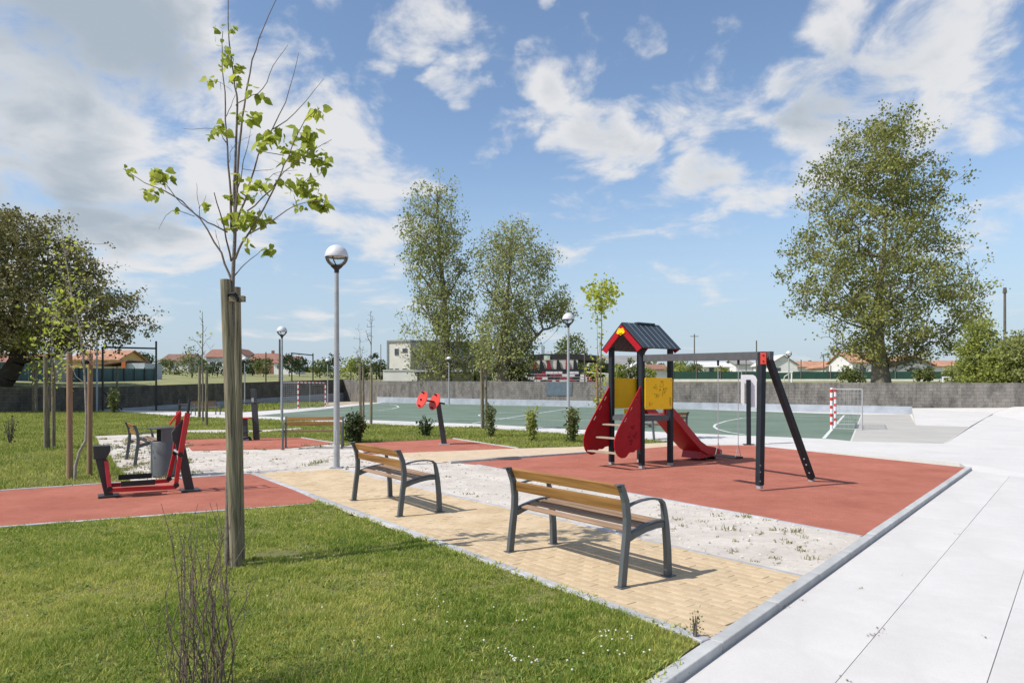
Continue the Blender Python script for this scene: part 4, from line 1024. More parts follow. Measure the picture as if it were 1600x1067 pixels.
# boundary mesh fence posts behind the right wall
fpl = thing('far_fence', 'dark green screen fence of the far field at right', 'fence')
M_SCREEN = mat('green_screen', (0.012, 0.045, 0.032), 0.8, 0.2, 2.0); M_CAP = mat('white_low_wall', (0.50, 0.48, 0.45), 0.85, 0.12, 1.5)
a, b_ = Vector((P(1052, 600, 92).x, 92, 0)), Vector((P(1640, 600, 66).x, 66, 0)); nseg = 12
for i in range(nseg):
    q0, q1 = a.lerp(b_, i / nseg), a.lerp(b_, (i + 1) / nseg)
    def zz_(q, py): return CH - (py - HY) * q.y / F
    mb = MB(); th = Vector((0, .05, 0))
    mb.add([(q0.x, q0.y, zz_(q0, 592)), (q1.x, q1.y, zz_(q1, 592)), (q1.x, q1.y, zz_(q1, 580.5)), (q0.x, q0.y, zz_(q0, 580.5)), (q0.x, q0.y + .05, zz_(q0, 592)), (q1.x, q1.y + .05, zz_(q1, 592)), (q1.x, q1.y + .05, zz_(q1, 580.5)), (q0.x, q0.y + .05, zz_(q0, 580.5))], [(0, 1, 2, 3), (7, 6, 5, 4), (0, 4, 5, 1), (3, 2, 6, 7)])
    mb.build('screen_panel', M_SCREEN, fpl)
    MB().tube([(q0.x, q0.y - .08, zz_(q0, 599)), (q0.x, q0.y - .08, zz_(q0, 562 if i % 2 else 571))], .06, 6).build('fence_post', M_POLEW, fpl)
    mb = MB(); mb.add([(q0.x, q0.y - .3, zz_(q0, 601)), (q1.x, q1.y - .3, zz_(q1, 601)), (q1.x, q1.y - .3, zz_(q1, 592.5)), (q0.x, q0.y - .3, zz_(q0, 592.5)), (q0.x, q0.y - .08, zz_(q0, 592.5)), (q1.x, q1.y - .08, zz_(q1, 592.5))], [(0, 1, 2, 3), (3, 2, 5, 4)])
    mb.build('low_wall', M_CAP, fpl)
def far_goal(label, x0, x1, yt, yb, Y):
    t = thing('field_goal', label, 'goal', (P(x0, yb, Y).x, Y, P(x0, yb, Y).z)); w_ = (x1 - x0) * Y / F; h = (yb - yt) * Y / F
    for x in (0, w_): MB().tube([(x, 0, -.4), (x, 0, h)], .07, 8).build('goal_post', M_GW, t)
    MB().tube([(-.07, 0, h), (w_ + .07, 0, h)], .07, 8).build('crossbar', M_GW, t); MB().tube([(w_, 0, h), (w_, 1.5, h * .6), (w_, 2, -.4)], .05, 8).build('net_stay', M_GW, t)
far_goal('white field goal behind the wall right of the swing', 1213, 1237, 581.5, 597, 58)
far_goal('tiny white goal behind the wall at far right', 1473.5, 1485, 589.5, 597, 62)

# ------------------------------------------------------------------ buildings
M_TILE = mat('orange_roof_tile', (0.38, 0.185, 0.11), 0.85, 0.25, 0.8, 0.6, 5, col2=(0.46, 0.25, 0.16))
M_TILER = mat('red_roof_tile', (0.27, 0.135, 0.10), 0.85, 0.22, 0.8, 0.6, 5)
M_TILEB = mat('brown_roof_tile', (0.22, 0.13, 0.10), 0.85, 0.22, 0.8, 0.6, 5)
M_WHITE = mat('white_render', (0.68, 0.67, 0.65), 0.85, 0.10, 0.5)
M_CREAM = mat('stained_cream_render', (0.60, 0.575, 0.52), 0.9, 0.16, 0.35)
M_GREYR = mat('grey_and_shade_render', (0.33, 0.33, 0.33), 0.9, 0.15, 0.5)  # grey walls, and the shade tone of the two-storey building's side
M_YELR = mat('yellow_render', (0.62, 0.42, 0.17), 0.9, 0.10, 0.5)
M_METR = mat('grey_sheet_roof', (0.26, 0.25, 0.24), 0.7, 0.15, 0.5)
M_PANE = mat('dark_window', (0.05, 0.06, 0.07), 0.25, 0.1, 2.0, spec=0.5)
M_FRAME = mat('window_frame', (0.30, 0.31, 0.31), 0.6, 0.1, 2.0)
M_TEAL = mat('teal_sheet', (0.07, 0.125, 0.14), 0.7, 0.28, 0.5)
M_BROWNF = mat('brown_fascia', (0.20, 0.09, 0.04), 0.8, 0.2, 2.0)
def win(parent, c, w_, h, face='y', d=0.12):
    sz = (w_, d, h) if face == 'y' else (d, w_, h)
    f = MB().box(c, sz).build('window', M_FRAME, parent)
    c2 = (c[0], c[1] - d * .5 - .012, c[2]) if face == 'y' else (c[0] - d * .5 - .012, c[1], c[2])
    MB().box(c2, (w_ * .84, .03, h * .86) if face == 'y' else (.03, w_ * .84, h * .86)).build('pane', M_PANE, f)
def house(name, label, x0, x1, yb, ye, yr, Y, dep, wm, rm, ridge='x', rz=0.0, wins=(), over=.5, chim=False):
    """gabled house: photo columns x0..x1, rows of ground, eaves and ridge, at distance Y"""
    k = Y / F; w_ = (x1 - x0) * k; c = P((x0 + x1) / 2, yb, Y); he = (yb - ye) * k; hr = (yb - yr) * k
    gz = min(c.z, ground_at(c.x, Y + dep / 2)) - 1.5; lift = c.z - gz
    t = thing(name, label, 'house' if 'house' in name else 'building', (c.x, Y + dep / 2, gz), rz)
    he += lift; hr += lift
    MB().box((0, 0, he / 2), (w_, dep, he)).build('wall', wm, t)
    hw, hd = w_ / 2, dep / 2
    if ridge == 'x':
        vs = [(-hw - over, -hd - over, he - .1), (hw + over, -hd - over, he - .1), (hw + over, 0, hr), (-hw - over, 0, hr), (-hw - over, hd + over, he - .1), (hw + over, hd + over, he - .1)]
        gv = [(-hw + .01, -hd, he), (-hw + .01, hd, he), (-hw + .01, 0, hr - .1), (hw - .01, -hd, he), (hw - .01, hd, he), (hw - .01, 0, hr - .1)]
    else:
        vs = [(-hw - over, -hd - over, he - .1), (-hw - over, hd + over, he - .1), (0, hd + over, hr), (0, -hd - over, hr), (hw + over, -hd - over, he - .1), (hw + over, hd + over, he - .1)]
        gv = [(-hw, -hd + .01, he), (hw, -hd + .01, he), (0, -hd + .01, hr - .1), (-hw, hd - .01, he), (hw, hd - .01, he), (0, hd - .01, hr - .1)]
    f_ = [(0, 1, 2, 3), (3, 2, 5, 4)]
    up = [(v[0], v[1], v[2] + .14) for v in vs]
    r_ = MB().add(vs + up, f_ + [tuple(i + 6 for i in reversed(q)) for q in f_] + [(0, 6, 7, 1), (1, 7, 8, 2), (2, 8, 11, 5), (5, 11, 10, 4), (4, 10, 9, 3), (3, 9, 6, 0)]).build('roof', rm, t)
    MB().add(gv[:3], [(0, 1, 2)]).build('gable', wm, t, fix=False); MB().add(gv[3:], [(0, 1, 2)]).build('gable', wm, t, fix=False)
    if chim: MB().box((w_ * .2, 0, hr + .3), (.7, .7, 1.4)).build('chimney', wm, r_)
    for (fx, fz, ww, wh) in wins: win(t, (-hw + fx * w_, -hd, lift + fz * (he - lift)), ww, wh)
    return t
house('house', 'yellow house with orange tiled roof behind the teal fence', 112, 184, 592, 562, 546, 118, 9, M_YELR, M_TILE, wins=((.3, .75, 1.2, 1.0), (.72, .75, 1.2, 1.0)))
house('house', 'low house with faded brown roof right of the tall black frame', 252, 294, 582, 564, 552.5, 190, 10, M_CREAM, M_TILEB, chim=True, wins=((.4, .5, 1.2, 1),))
house('house', 'house with long red roof behind the staked bare tree', 322, 352, 580, 558, 545, 200, 10, M_WHITE, M_TILER, wins=((.3, .55, 1.2, 1), (.7, .55, 1.2, 1)))
house('house', 'white-walled house with red roof behind the young tree trunk', 354, 384, 580, 556, 544.5, 215, 10, M_WHITE, M_TILER, 'y', wins=((.5, .55, 1.3, 1.1),))
house('house', 'red-roofed house left of the second lamp post', 392, 428, 580, 562, 551.5, 200, 10, M_TILER, M_TILER, chim=True, wins=((.4, .55, 1.2, 1.2),))
house('house', 'house with red roof and white windows right of the second lamp post', 428, 462, 581, 567, 556, 190, 9, M_WHITE, M_TILER, wins=((.25, .55, 1.2, 1.0), (.6, .55, 1.2, 1.0)))
house('house', 'orange-roofed house behind the big oak at the left edge', -30, 40, 600, 566, 551, 95, 9, M_CREAM, M_TILER, wins=((.7, .7, 1.0, 1.0),))
# shed with a single-pitch roof
k = 92 / F
sh = thing('shed', 'shed with sloping orange-edged roof and pale blue end wall', 'shed', (P(202, 600, 92).x, 92, 1.7))
zt, zl = P(0, 563.5, 92).z - 1.7, P(0, 573, 92).z - 1.7
MB().box((38 * k - 14 * k, 0, zt / 2 - .2), (28 * k, 4.5, zt - .4)).build('end_wall', mat('pale_blue_wall', (0.42, 0.47, 0.50), .85, .1, .6), sh)
MB().box((-14 * k, .6, zl / 2), (44 * k, 3.2, zl)).build('wall', M_CREAM, sh)
MB().beam((-38 * k, 0, zl + .15), (14 * k, 0, zt - .05), 5.2, .16).build('roof', M_TILEB, sh)
MB().box((8 * k, -2.55, zt * .74), (6 * k, .1, zt * .42)).build('door', mat('orange_door', (.42, .12, .04), .7, .1, 1.0), sh)
# teal sheet fence
tf = thing('sheet_fence', 'long teal corrugated sheet fence behind the left wall', 'fence')
pts = [Vector((P(-90, 600, 60).x, 60, 0)), Vector((P(85, 600, 66).x, 66, 0)), Vector((P(106, 600, 72).x, 72, 0)), Vector((P(242, 600, 80).x, 80, 0))]
def corr(a, b_, ya0, ya1, yb0, yb1, m, name):
    L_ = (b_ - a).length; n = int(L_ / .22); vs = []; nr = Vector((-(b_ - a).y, (b_ - a).x, 0)).normalized()
    for i in range(n + 1):
        t = i / n; q = a.lerp(b_, t) + nr * (.035 if i % 2 else -.035)
        vs += [(q.x, q.y, CH - (ya1 * (1 - t) + yb1 * t - HY) * q.y / F), (q.x, q.y, CH - (ya0 * (1 - t) + yb0 * t - HY) * q.y / F)]
    return MB().add(vs, [(2 * i, 2 * i + 2, 2 * i + 3, 2 * i + 1) for i in range(n)]).build(name, m, tf, fix=False)
for j in range(4):
    t0, t1 = j / 4, (j + 1) / 4
    corr(pts[0].lerp(pts[1], t0), pts[0].lerp(pts[1], t1), 566, 612, 566, 612, M_TEAL, 'sheet_panel')
    corr(pts[2].lerp(pts[3], t0), pts[2].lerp(pts[3], t1), 574.5 + j * .4, 606, 575 + j * .4, 606, M_TEAL, 'sheet_panel')
corr(pts[1], pts[2], 560, 610, 562, 608, M_GREYR, 'grey_wall_panel')
for j in range(9):
    q = pts[2].lerp(pts[3], j / 8); MB().tube([(q.x, q.y - .1, 1.8), (q.x, q.y - .1, CH - (574 - HY) * q.y / F)], .05, 6).build('fence_post', M_BLACK, tf)
# two-storey building
Yb = 96; k = Yb / F
mbld = thing('two_storey_building', 'two-storey pale building with side wall coloured grey for its shade, behind the block wall', 'building', (P(641, 598, Yb).x, Yb, 1.9), R(0))
hb = P(0, 531, Yb).z - 1.9
fv = [Vector((-(641 - 604) * k, 1.2, 0)), Vector((0, 0, 0)), Vector((125 * k, 7.5, 0)), Vector((90 * k, 14, 0))]
def wallp(a, b_, h0, h1, m, name, parent, out=.0):
    d = (b_ - a).normalized(); n = Vector((d.y, -d.x, 0)) * (out + .15); n2 = Vector((d.y, -d.x, 0)) * out
    vs = [a + n2 - n * 0, b_ + n2, b_ + n2 - Vector((d.y, -d.x, 0)) * .3, a + n2 - Vector((d.y, -d.x, 0)) * .3]
    return MB().add([(v.x, v.y, h0) for v in vs] + [(v.x, v.y, h1) for v in vs], [(3, 2, 1, 0), (4, 5, 6, 7), (0, 1, 5, 4), (1, 2, 6, 5), (2, 3, 7, 6), (3, 0, 4, 7)]).build(name, m, parent)
MB().slab([(v.x, v.y) for v in (fv[0], fv[1], fv[2], Vector((fv[2].x - 3.2, fv[2].y + 6, 0)), Vector((fv[0].x + 1, fv[0].y + 9, 0)))], hb - .25, 0).build('wall', M_CREAM, mbld)
wallp(fv[1] + Vector((.02, 0, 0)), fv[2], 0, hb - .28, M_GREYR, 'shade_toned_side_wall', mbld, .04)  # shade of the side face put into its colour as grey
MB().slab([(v.x, v.y) for v in (fv[0] + Vector((-.15, -.15, 0)), fv[1] + Vector((.05, -.2, 0)), fv[2] + Vector((.2, -.1, 0)), Vector((fv[2].x - 3.2, fv[2].y + 6.2, 0)), Vector((fv[0].x + .9, fv[0].y + 9.2, 0)))], hb, hb - .25).build('roof_edge', M_METR, mbld)
MB().tube([fv[0] + Vector((-.1, -.1, 0)), fv[0] + Vector((-.1, -.1, hb))], .10, 6).build('downpipe', M_POLEB, mbld)
fd = (fv[1] - fv[0]).normalized(); fa = math.atan2(fd.y, fd.x)
for (px0, px1, y0, y1) in ((615, 622, 544, 554.5), (628, 636.5, 544, 550.5), (606.5, 612.5, 575.5, 579), (615.5, 622, 575.5, 579), (628, 636, 575.5, 579)):
    w_ = (px1 - px0) * k; t = ((px0 + px1) / 2 - 604) / 37; q = fv[0].lerp(fv[1], t); z = P(0, (y0 + y1) / 2, Yb).z - 1.9
    f = MB().box((0, 0, 0), (w_, .14, (y1 - y0) * k)).build('window', M_FRAME, mbld); f.location = (q.x, q.y - .02, z); f.rotation_euler = (0, 0, fa)
    MB().box((0, -.08, 0), (w_ * .86, .03, (y1 - y0) * k * .86)).build('pane', M_PANE, f)
an = thing('low_annex', 'low white annex at the foot of the two-storey building', 'building', (P(629, 598, 90).x, 90, 1.9)); k9 = 90 / F
MB().box((0, 0, (P(0, 579.5, 90).z - 1.9) / 2), (52 * k9, 4, P(0, 579.5, 90).z - 1.9)).build('wall', M_WHITE, an)
MB().box((0, 0, P(0, 579.5, 90).z - 1.9 + .04), (53 * k9, 4.2, .10)).build('coping', M_WHITE, an)
cn = thing('canopy_shelter', 'long low shelter with pale flat canopy before the poplars', 'shelter', (P(705, 598, 88).x, 88, 1.9)); k8 = 88 / F
zc_ = P(0, 583, 88).z - 1.9
MB().box((0, .9, zc_ / 2), (104 * k8, .3, zc_)).build('back_wall', M_CREAM, cn)
MB().box((0, .2, zc_ + .22), (110 * k8, 3.4, .30)).build('canopy', mat('pale_canopy', (.46, .48, .52), .7, .1, .5), cn)
MB().box((0, -1.52, zc_ + .02), (110 * k8, .10, .22)).build('fascia', M_BLACK, cn)
# grandstand
Ys = 90; k = Ys / F; x0s = P(880, 598, Ys).x
gs = thing('grandstand', 'covered grandstand with dark roof and red and white seating', 'grandstand', (x0s, Ys, 1.9)); Zs = lambda py: P(0, py, Ys).z - 1.9
M_SEATR = mat('red_seats', (0.22, 0.025, 0.035), .6, .12, 1.0); M_SEATW = mat('white_seats', (0.62, 0.60, 0.60), .7, .1, 1.0); M_STANDR = mat('stand_roof', (0.035, 0.033, 0.035), .8, .2, 1.0)
mb = MB(); xs = [(-52, 555), (-30, 553.5), (15, 553.5), (55, 556)]
rv = []
for dx, py in xs: rv += [(dx * k, -1.0, Zs(py + 8.5)), (dx * k, -1.0, Zs(py)), (dx * k, 4, Zs(py + 2)), (dx * k, 4, Zs(py + 10))]
mb.add(rv, [(4 * i + j, 4 * i + 4 + j, 4 * i + 4 + (j + 1) % 4, 4 * i + (j + 1) % 4) for i in range(3) for j in range(4)] + [(0, 1, 2, 3), (15, 14, 13, 12)]).build('roof', M_STANDR, gs)
MB().box((-26 * k, -1.1, Zs(559.5)), (9.5 * k, .1, 7 * k)).build('name_board', mat('green_white_board', (.45, .55, .46), .7, .3, 1.2), gs)
MB().box((-15 * k, -.85, Zs(574)), (74 * k, .2, 24 * k)).build('back_wall', M_CREAM, gs)
for i, dx in enumerate((-46, -35, -24, -9, 5, 17)):
    MB().prism([(-.22, 0), (.50, 0), (.12, Zs(563) - Zs(579)), (-.15, Zs(563) - Zs(579))], .12, ((dx * k, -1.1, Zs(579)), (1, 0, 0), (0, 0, 1), (0, 1, 0))).build('support', M_SEATR if i % 2 == 0 else M_BLACK, gs)
MB().box((-5 * k, -1.0, Zs(579.5)), (100 * k, .6, 5 * k)).build('upper_tier', M_BLACK, gs)
gr = random.Random(3)
for r, (py, yy, xa, xb) in enumerate(((582.5, -1.6, -56, 22), (587, -2.4, -58, 36), (591.5, -3.2, -58, 40), (596, -4.0, -60, 42))):
    MB().box(((xa + xb) / 2 * k, yy + .3, Zs(py + 3)), ((xb - xa) * k, 1.0, 5.5 * k)).build('terrace_step', M_SEATW, gs)
    x = xa
    while x < xb - 2:
        wq = gr.uniform(5, 13); wq = min(wq, xb - x)
        MB().box(((x + wq / 2) * k, yy - .25, Zs(py)), (wq * k - .06, .35, 3.1 * k)).build('seat_block', gr.choice((M_SEATR, M_SEATW, M_SEATR, M_SEATW, M_BLACK)), gs); x += wq
MB().box((48 * k, -1.3, Zs(590)), (9 * k, .3, 14 * k)).build('tunnel_wall', M_BLACK, gs)
MB().beam((36 * k, -1.6, Zs(582)), (70 * k, -1.6, Zs(585)), 1.4, .16).build('tunnel_roof', M_WHITE, gs)
MB().box((-62 * k, -1.2, Zs(592)), (14 * k, 2, 11 * k)).build('ticket_hut', M_WHITE, gs)
MB().box((-60 * k, -2.25, Zs(593)), (7 * k, .08, 4.5 * k)).build('red_hatch', M_SEATR, gs)
house('warehouse', 'long warehouse with grey sheet roof behind the play tower', 930, 1010, 590, 572, 552.5, 170, 26, M_WHITE, M_METR)
house('house', 'white gabled house seen between the play tower posts', 985, 1006, 592, 576, 567, 120, 9, M_WHITE, M_WHITE, 'y')
house('house', 'low orange-roofed house right of the white gabled house', 1006, 1042, 592, 577, 569, 118, 9, M_WHITE, M_TILER)
house('house', 'white house under the swing beam', 1100, 1140, 585, 573, 565.5, 150, 9, M_WHITE, M_WHITE, wins=((.3, .6, 1.2, 1), (.7, .6, 1.2, 1)))
house('house', 'small white house left of the swing post', 1150, 1176, 586, 569, 562, 170, 9, M_WHITE, M_METR)
house('house', 'large white house with shallow gable right of the swing leg', 1202, 1246, 586, 570, 555, 150, 10, M_WHITE, M_WHITE, 'y', wins=((.3, .5, 1.3, 1.1),))
house('house', 'orange-roofed cream house at the far field edge', 1246, 1300, 586, 573, 564, 170, 9, M_CREAM, M_TILE, wins=((.6, .5, 1.3, 1.1),))
house('house', 'cream house with orange gable left of the big right tree', 1290, 1332, 586, 574, 564, 150, 9, M_CREAM, M_TILE, 'y')
house('house', 'white house with orange roof behind the big right tree trunk', 1332, 1372, 587, 566, 549, 135, 10, M_WHITE, M_TILE, wins=((.4, .5, 1.3, 1.1),))
house('house', 'grey house with bright orange roof right of the big tree trunk', 1392, 1458, 588, 571, 555, 130, 11, M_GREYR, M_TILE, 'y', wins=((.5, .6, 1.3, 1.1),))
house('house', 'far orange roof between the big tree and the right bushes', 1456, 1516, 588, 572, 563, 150, 9, M_WHITE, M_TILE)

# ------------------------------------------------------------------ trees
M_BARK = mat('grey_bark', (0.17, 0.15, 0.12), 0.95, 0.3, 3.0, 0.8, 12)
M_BARKD = mat('dark_bark', (0.06, 0.05, 0.04), 0.95, 0.3, 3.0, 0.8, 12)
M_TWIG = mat('twig', (0.16, 0.12, 0.10), 0.9, 0.2, 6.0)
def leafmat(name, a, b_, trans=.45): return mat(name, tuple(q * 1.15 for q in a), 0.55, 0.18, 1.0, attr='v', col2=b_, trans=trans, spec=0.3)
M_LPOP = leafmat('poplar_leaf', (0.165, 0.20, 0.05), (0.40, 0.41, 0.15))
M_LWIL = leafmat('pale_leaf', (0.21, 0.24, 0.08), (0.44, 0.45, 0.19))
M_LOAK = leafmat('oak_leaf', (0.085, 0.095, 0.03), (0.31, 0.27, 0.10), .2)
M_LBIG = leafmat('big_tree_leaf', (0.11, 0.14, 0.032), (0.36, 0.355, 0.11), .4)
M_LYEL = leafmat('spring_leaf', (0.23, 0.30, 0.03), (0.50, 0.53, 0.09), .45)
M_LDRK = leafmat('evergreen_leaf', (0.025, 0.045, 0.014), (0.07, 0.10, 0.03), .2)
M_LHED = leafmat('hedge_leaf', (0.07, 0.10, 0.03), (0.21, 0.235, 0.075), .4)
M_LBUS = leafmat('bush_leaf', (0.19, 0.24, 0.05), (0.44, 0.46, 0.13), .5)

def sample_crown(prof, Y, n, depth=.9, shell=0.45, seed=0, margin=0.0):
    """points filling a crown whose silhouette is prof = rows of (photo row, left column, right column)"""
    g = np.random.default_rng(seed); prof = sorted(prof); py = np.array([p[0] for p in prof], float); xl = np.array([p[1] for p in prof], float); xr = np.array([p[2] for p in prof], float)
    mp = margin * F / Y; py = py + mp * np.linspace(1, -.3, len(py)); half_ = np.maximum((xr - xl) / 2 - mp, (xr - xl) * .12); mid_ = (xl + xr) / 2; xl, xr = mid_ - half_, mid_ + half_
    yy = g.uniform(py[0], py[-1], n * 4); wd = np.interp(yy, py, xr - xl); kp = g.uniform(0, wd.max(), n * 4) < wd; yy = yy[kp][:n]; m = len(yy)
    l, r = np.interp(yy, py, xl), np.interp(yy, py, xr)
    a = g.uniform(0, 2 * np.pi, m); rr = g.uniform(0, 1, m) ** shell
    u, v = np.cos(a) * rr, np.sin(a) * rr
    px = (l + r) / 2 + u * (r - l) / 2; k = Y / F
    return np.stack([(px - CX) * k, Y + v * (r - l) / 2 * k * depth, CH - (yy - HY) * k], 1)
def grow(trunk, rad, tips, r_tip=.012, up=.5, seed=0, bend=.12, staged=False, upth=.25):
    """branches from a trunk polyline out to every tip; returns edges and radii"""
    g = np.random.default_rng(seed); nodes = [np.array(p, float) for p in trunk]; par = [-1] + list(range(len(trunk) - 1)); ntr = len(trunk)
    tips = np.asarray(tips); t0 = np.array(trunk); dist = np.min(np.linalg.norm(tips[:, None, :] - t0[None, :, :], axis=2), axis=1); order = np.argsort(dist + g.normal(0, .15 * dist.max(), len(tips))) if not staged else np.arange(len(tips))
    arr = np.zeros((ntr + 8 * len(tips), 3)); arr[:ntr] = nodes; cnt = ntr
    for ti in order:
        t = tips[ti]; d = t - arr[:cnt]; L_ = np.linalg.norm(d, axis=1) + 1e-6
        cost = L_ * (1 + up * np.clip(upth - d[:, 2] / L_, 0, 2) * 1.6)
        cost[0] += 1e3
        j = int(np.argmin(cost)); s = arr[j].copy(); ln = np.linalg.norm(t - s); k = 2 if ln < .8 else (3 if ln < 2 else (4 if ln < 4 else 7)); prev = j
        for q in range(1, k + 1):
            f = q / k; pnt = s + (t - s) * f; off = g.normal(0, bend * ln / k, 3) if q < k else 0; sag = -ln * .10 * math.sin(math.pi * f) * (1 if up > 0 else -1)
            pnt = pnt + off; pnt[2] += sag * .5
            arr[cnt] = pnt; par.append(prev); prev = cnt; cnt += 1
    arr = arr[:cnt]; par = np.array(par); w_ = np.zeros(cnt); ch = np.zeros(cnt, int)
    for i in range(cnt):
        if par[i] >= 0: ch[par[i]] += 1
    w_[ch == 0] = 1
    for i in range(cnt - 1, 0, -1): w_[par[i]] += w_[i]
    r = r_tip * np.maximum(w_, 1) ** .46
    if rad:
        for i in range(ntr): r[i] = rad[i]
        for i in range(ntr, cnt): r[i] = min(r[i], r[par[i]] * .82)
    r = np.maximum(r, r_tip * .7)
    e = np.arange(1, cnt)
    rs = r[par[e]].copy(); lim = np.where(e >= ntr, r[e] * 1.35, rs); rs = np.minimum(rs, lim)
    return arr[par[e]], arr[e], rs, r[e], arr[ch == 0], e, ntr
def tree(name, label, trunk, rad, prof, Y, ntip, nleaf, lsize, lmat, bark, cr=.5, depth=.9, shell=.45, r_tip=.012, up=.5, seed=0, group=None, cat='tree', flat=0, extra_tips=None, zfloor=None, clump=.6, sub=4, upth=.25, vz=.8):
    t = thing(name, label, cat, tuple(trunk[0]), 0, group); o0 = np.array(trunk[0])
    g = np.random.default_rng(seed + 5); staged = ntip >= 400
    if staged:
        # limbs first, then leafy clumps on the limbs, then twigs in each clump
        ncl = ntip // sub; cen = sample_crown(prof, Y, ncl, depth, shell, seed, 0.45 * clump + .2 * cr)
        if extra_tips is not None: cen = np.concatenate([cen, extra_tips[::5]])
        tk = np.array(trunk[1:]); nearest = tk[np.argmin(np.linalg.norm(cen[:, None] - tk[None], axis=2) + 1.2 * np.clip(tk[None, :, 2] - cen[:, None, 2] + 1.0 + 3 * upth, 0, 99), axis=1)]
        idx = [int(g.integers(len(cen)))]; dd = np.linalg.norm(cen - cen[idx[0]], axis=1)
        for _ in range(17): i_ = int(np.argmax(dd)); idx.append(i_); dd = np.minimum(dd, np.linalg.norm(cen - cen[i_], axis=1))
        limb = nearest[idx] + (cen[idx] - nearest[idx]) * .62
        tips = (cen[:, None, :] + g.normal(0, clump, (len(cen), sub, 3)) * np.array([1, 1, vz])).reshape(-1, 3)
        if extra_tips is not None: tips = np.concatenate([tips, extra_tips])
        allt = np.concatenate([limb, cen, tips])
        fade = np.repeat(g.uniform(.45, 1.6, len(cen)), sub); fade = np.concatenate([fade, np.ones(len(tips) - len(fade))])
    else:
        tips = sample_crown(prof, Y, ntip, depth, shell, seed); allt = tips; fade = g.uniform(.3, 1.7, len(tips))
    p0, p1, r0, r1, ends, e, ntr = grow([np.array(q) for q in trunk], rad, allt, r_tip, up, seed, staged=staged, upth=upth)
    big = e < ntr
    tr = bpy.data.objects.new('trunk', frustums('trunk', p0[big] - o0, p1[big] - o0, r0[big], r1[big], bark, 10)); link(tr, t)
    br = bpy.data.objects.new('branches', frustums('branches', p0[~big] - o0, p1[~big] - o0, r0[~big], r1[~big], bark, 5)); link(br, tr); tag(br, kind='stuff')
    per = max(1, nleaf // len(tips)) if nleaf else 0
    src = np.repeat(tips, per, 0); dens = np.repeat(fade, per); keep_ = g.uniform(0, 1.7, len(src)) < dens; src = src[keep_]
    pos = src + g.normal(0, cr, src.shape) * np.array([1, 1, .8])
    tone = np.repeat(np.repeat(g.uniform(0, 1, max(1, -(-len(tips) // sub))), sub)[:len(tips)], per)[keep_] if per else None
    # a few leaves along the outer branches
    cw = bpy.data.objects.new('crown', leaf_mesh('crown', pos - o0, np.full(len(pos), lsize), lmat, flat=flat, tone=tone)); link(cw, t)
    return t
def at(px, py, Y): return tuple(P(px, py, Y))
def gz(px, Y): x = P(px, 600, Y).x; return (x, Y, ground_at(x, Y) - .25)

# big tree on the right
Y = 50
tree('broadleaf_tree', 'big spreading tree with small leaves behind the wall at right', [gz(1377, Y), at(1375, 570, Y), at(1371, 540, Y), at(1370, 515, Y), at(1373, 480, Y), at(1374, 450, Y), at(1380, 400, Y), at(1385, 340, Y)], [.74, .56, .50, .44, .34, .26, .16, .08],
     [(178, 1375, 1420), (200, 1316, 1432), (225, 1285, 1455), (260, 1262, 1474), (300, 1250, 1487), (350, 1240, 1492), (390, 1222, 1497), (420, 1218, 1526), (450, 1226, 1532), (480, 1245, 1532), (510, 1268, 1520), (535, 1290, 1500), (565, 1330, 1470)], Y, 1900, 72000, .19, M_LBIG, M_BARK, cr=.28, depth=.85, shell=.5, r_tip=.017, up=1.0, seed=21, clump=.5, upth=.55, vz=1.0)
# poplars behind the wall
Y = 72
tree('poplar_tree', 'tall upright poplar before the two-storey building', [gz(699, Y), at(698, 570, Y), at(697, 530, Y), at(694, 470, Y), at(688, 400, Y), at(684, 340, Y), at(683, 300, Y)], [.55, .42, .36, .28, .20, .12, .06],
     [(279, 672, 692), (295, 655, 708), (320, 632, 722), (345, 620, 733), (375, 622, 742), (405, 632, 745), (440, 636, 744), (480, 640, 745), (520, 626, 748), (550, 628, 750), (585, 640, 735)], Y, 1300, 27000, .24, M_LPOP, M_BARK, cr=.34, depth=.9, shell=.5, r_tip=.020, up=1.4, seed=31, clump=.5, upth=.8, vz=1.5)
Y = 70
tree('broad_poplar_tree', 'broad pale green tree with a long right branch beside the tall poplar', [gz(786, Y), at(785, 565, Y), at(783, 545, Y), at(786, 520, Y), at(790, 490, Y), at(795, 440, Y), at(800, 395, Y)], [.70, .52, .42, .30, .22, .14, .07],
     [(347, 790, 828), (360, 745, 848), (385, 742, 860), (410, 738, 876), (435, 738, 866), (460, 740, 858), (490, 738, 852), (520, 742, 845), (550, 742, 838), (585, 748, 834)], Y, 1300, 29000, .23, M_LWIL, M_BARK, cr=.34, depth=.9, shell=.5, r_tip=.023, up=1.2, seed=41, clump=.5, upth=.7, vz=1.2,
     extra_tips=sample_crown([(462, 868, 885), (472, 850, 896), (484, 845, 896), (496, 842, 890), (504, 848, 862)], Y, 90, .6, .5, 5))
tree('understory_tree', 'dark shrubby tree at the foot of the broad tree', [gz(812, 72), at(812, 575, 72), at(812, 555, 72)], [.2, .15, .08], [(524, 800, 825), (545, 785, 838), (570, 778, 838), (594, 780, 832)], 72, 90, 4200, .25, M_LHED, M_BARKD, cr=.45, seed=45)
tree('understory_tree', 'low bush between the poplar and the broad tree', [gz(742, 74), at(742, 585, 74), at(742, 570, 74)], [.15, .1, .06], [(540, 722, 762), (560, 716, 770), (585, 720, 775), (596, 725, 770)], 74, 70, 2600, .25, M_LPOP, M_BARKD, cr=.5, seed=46)
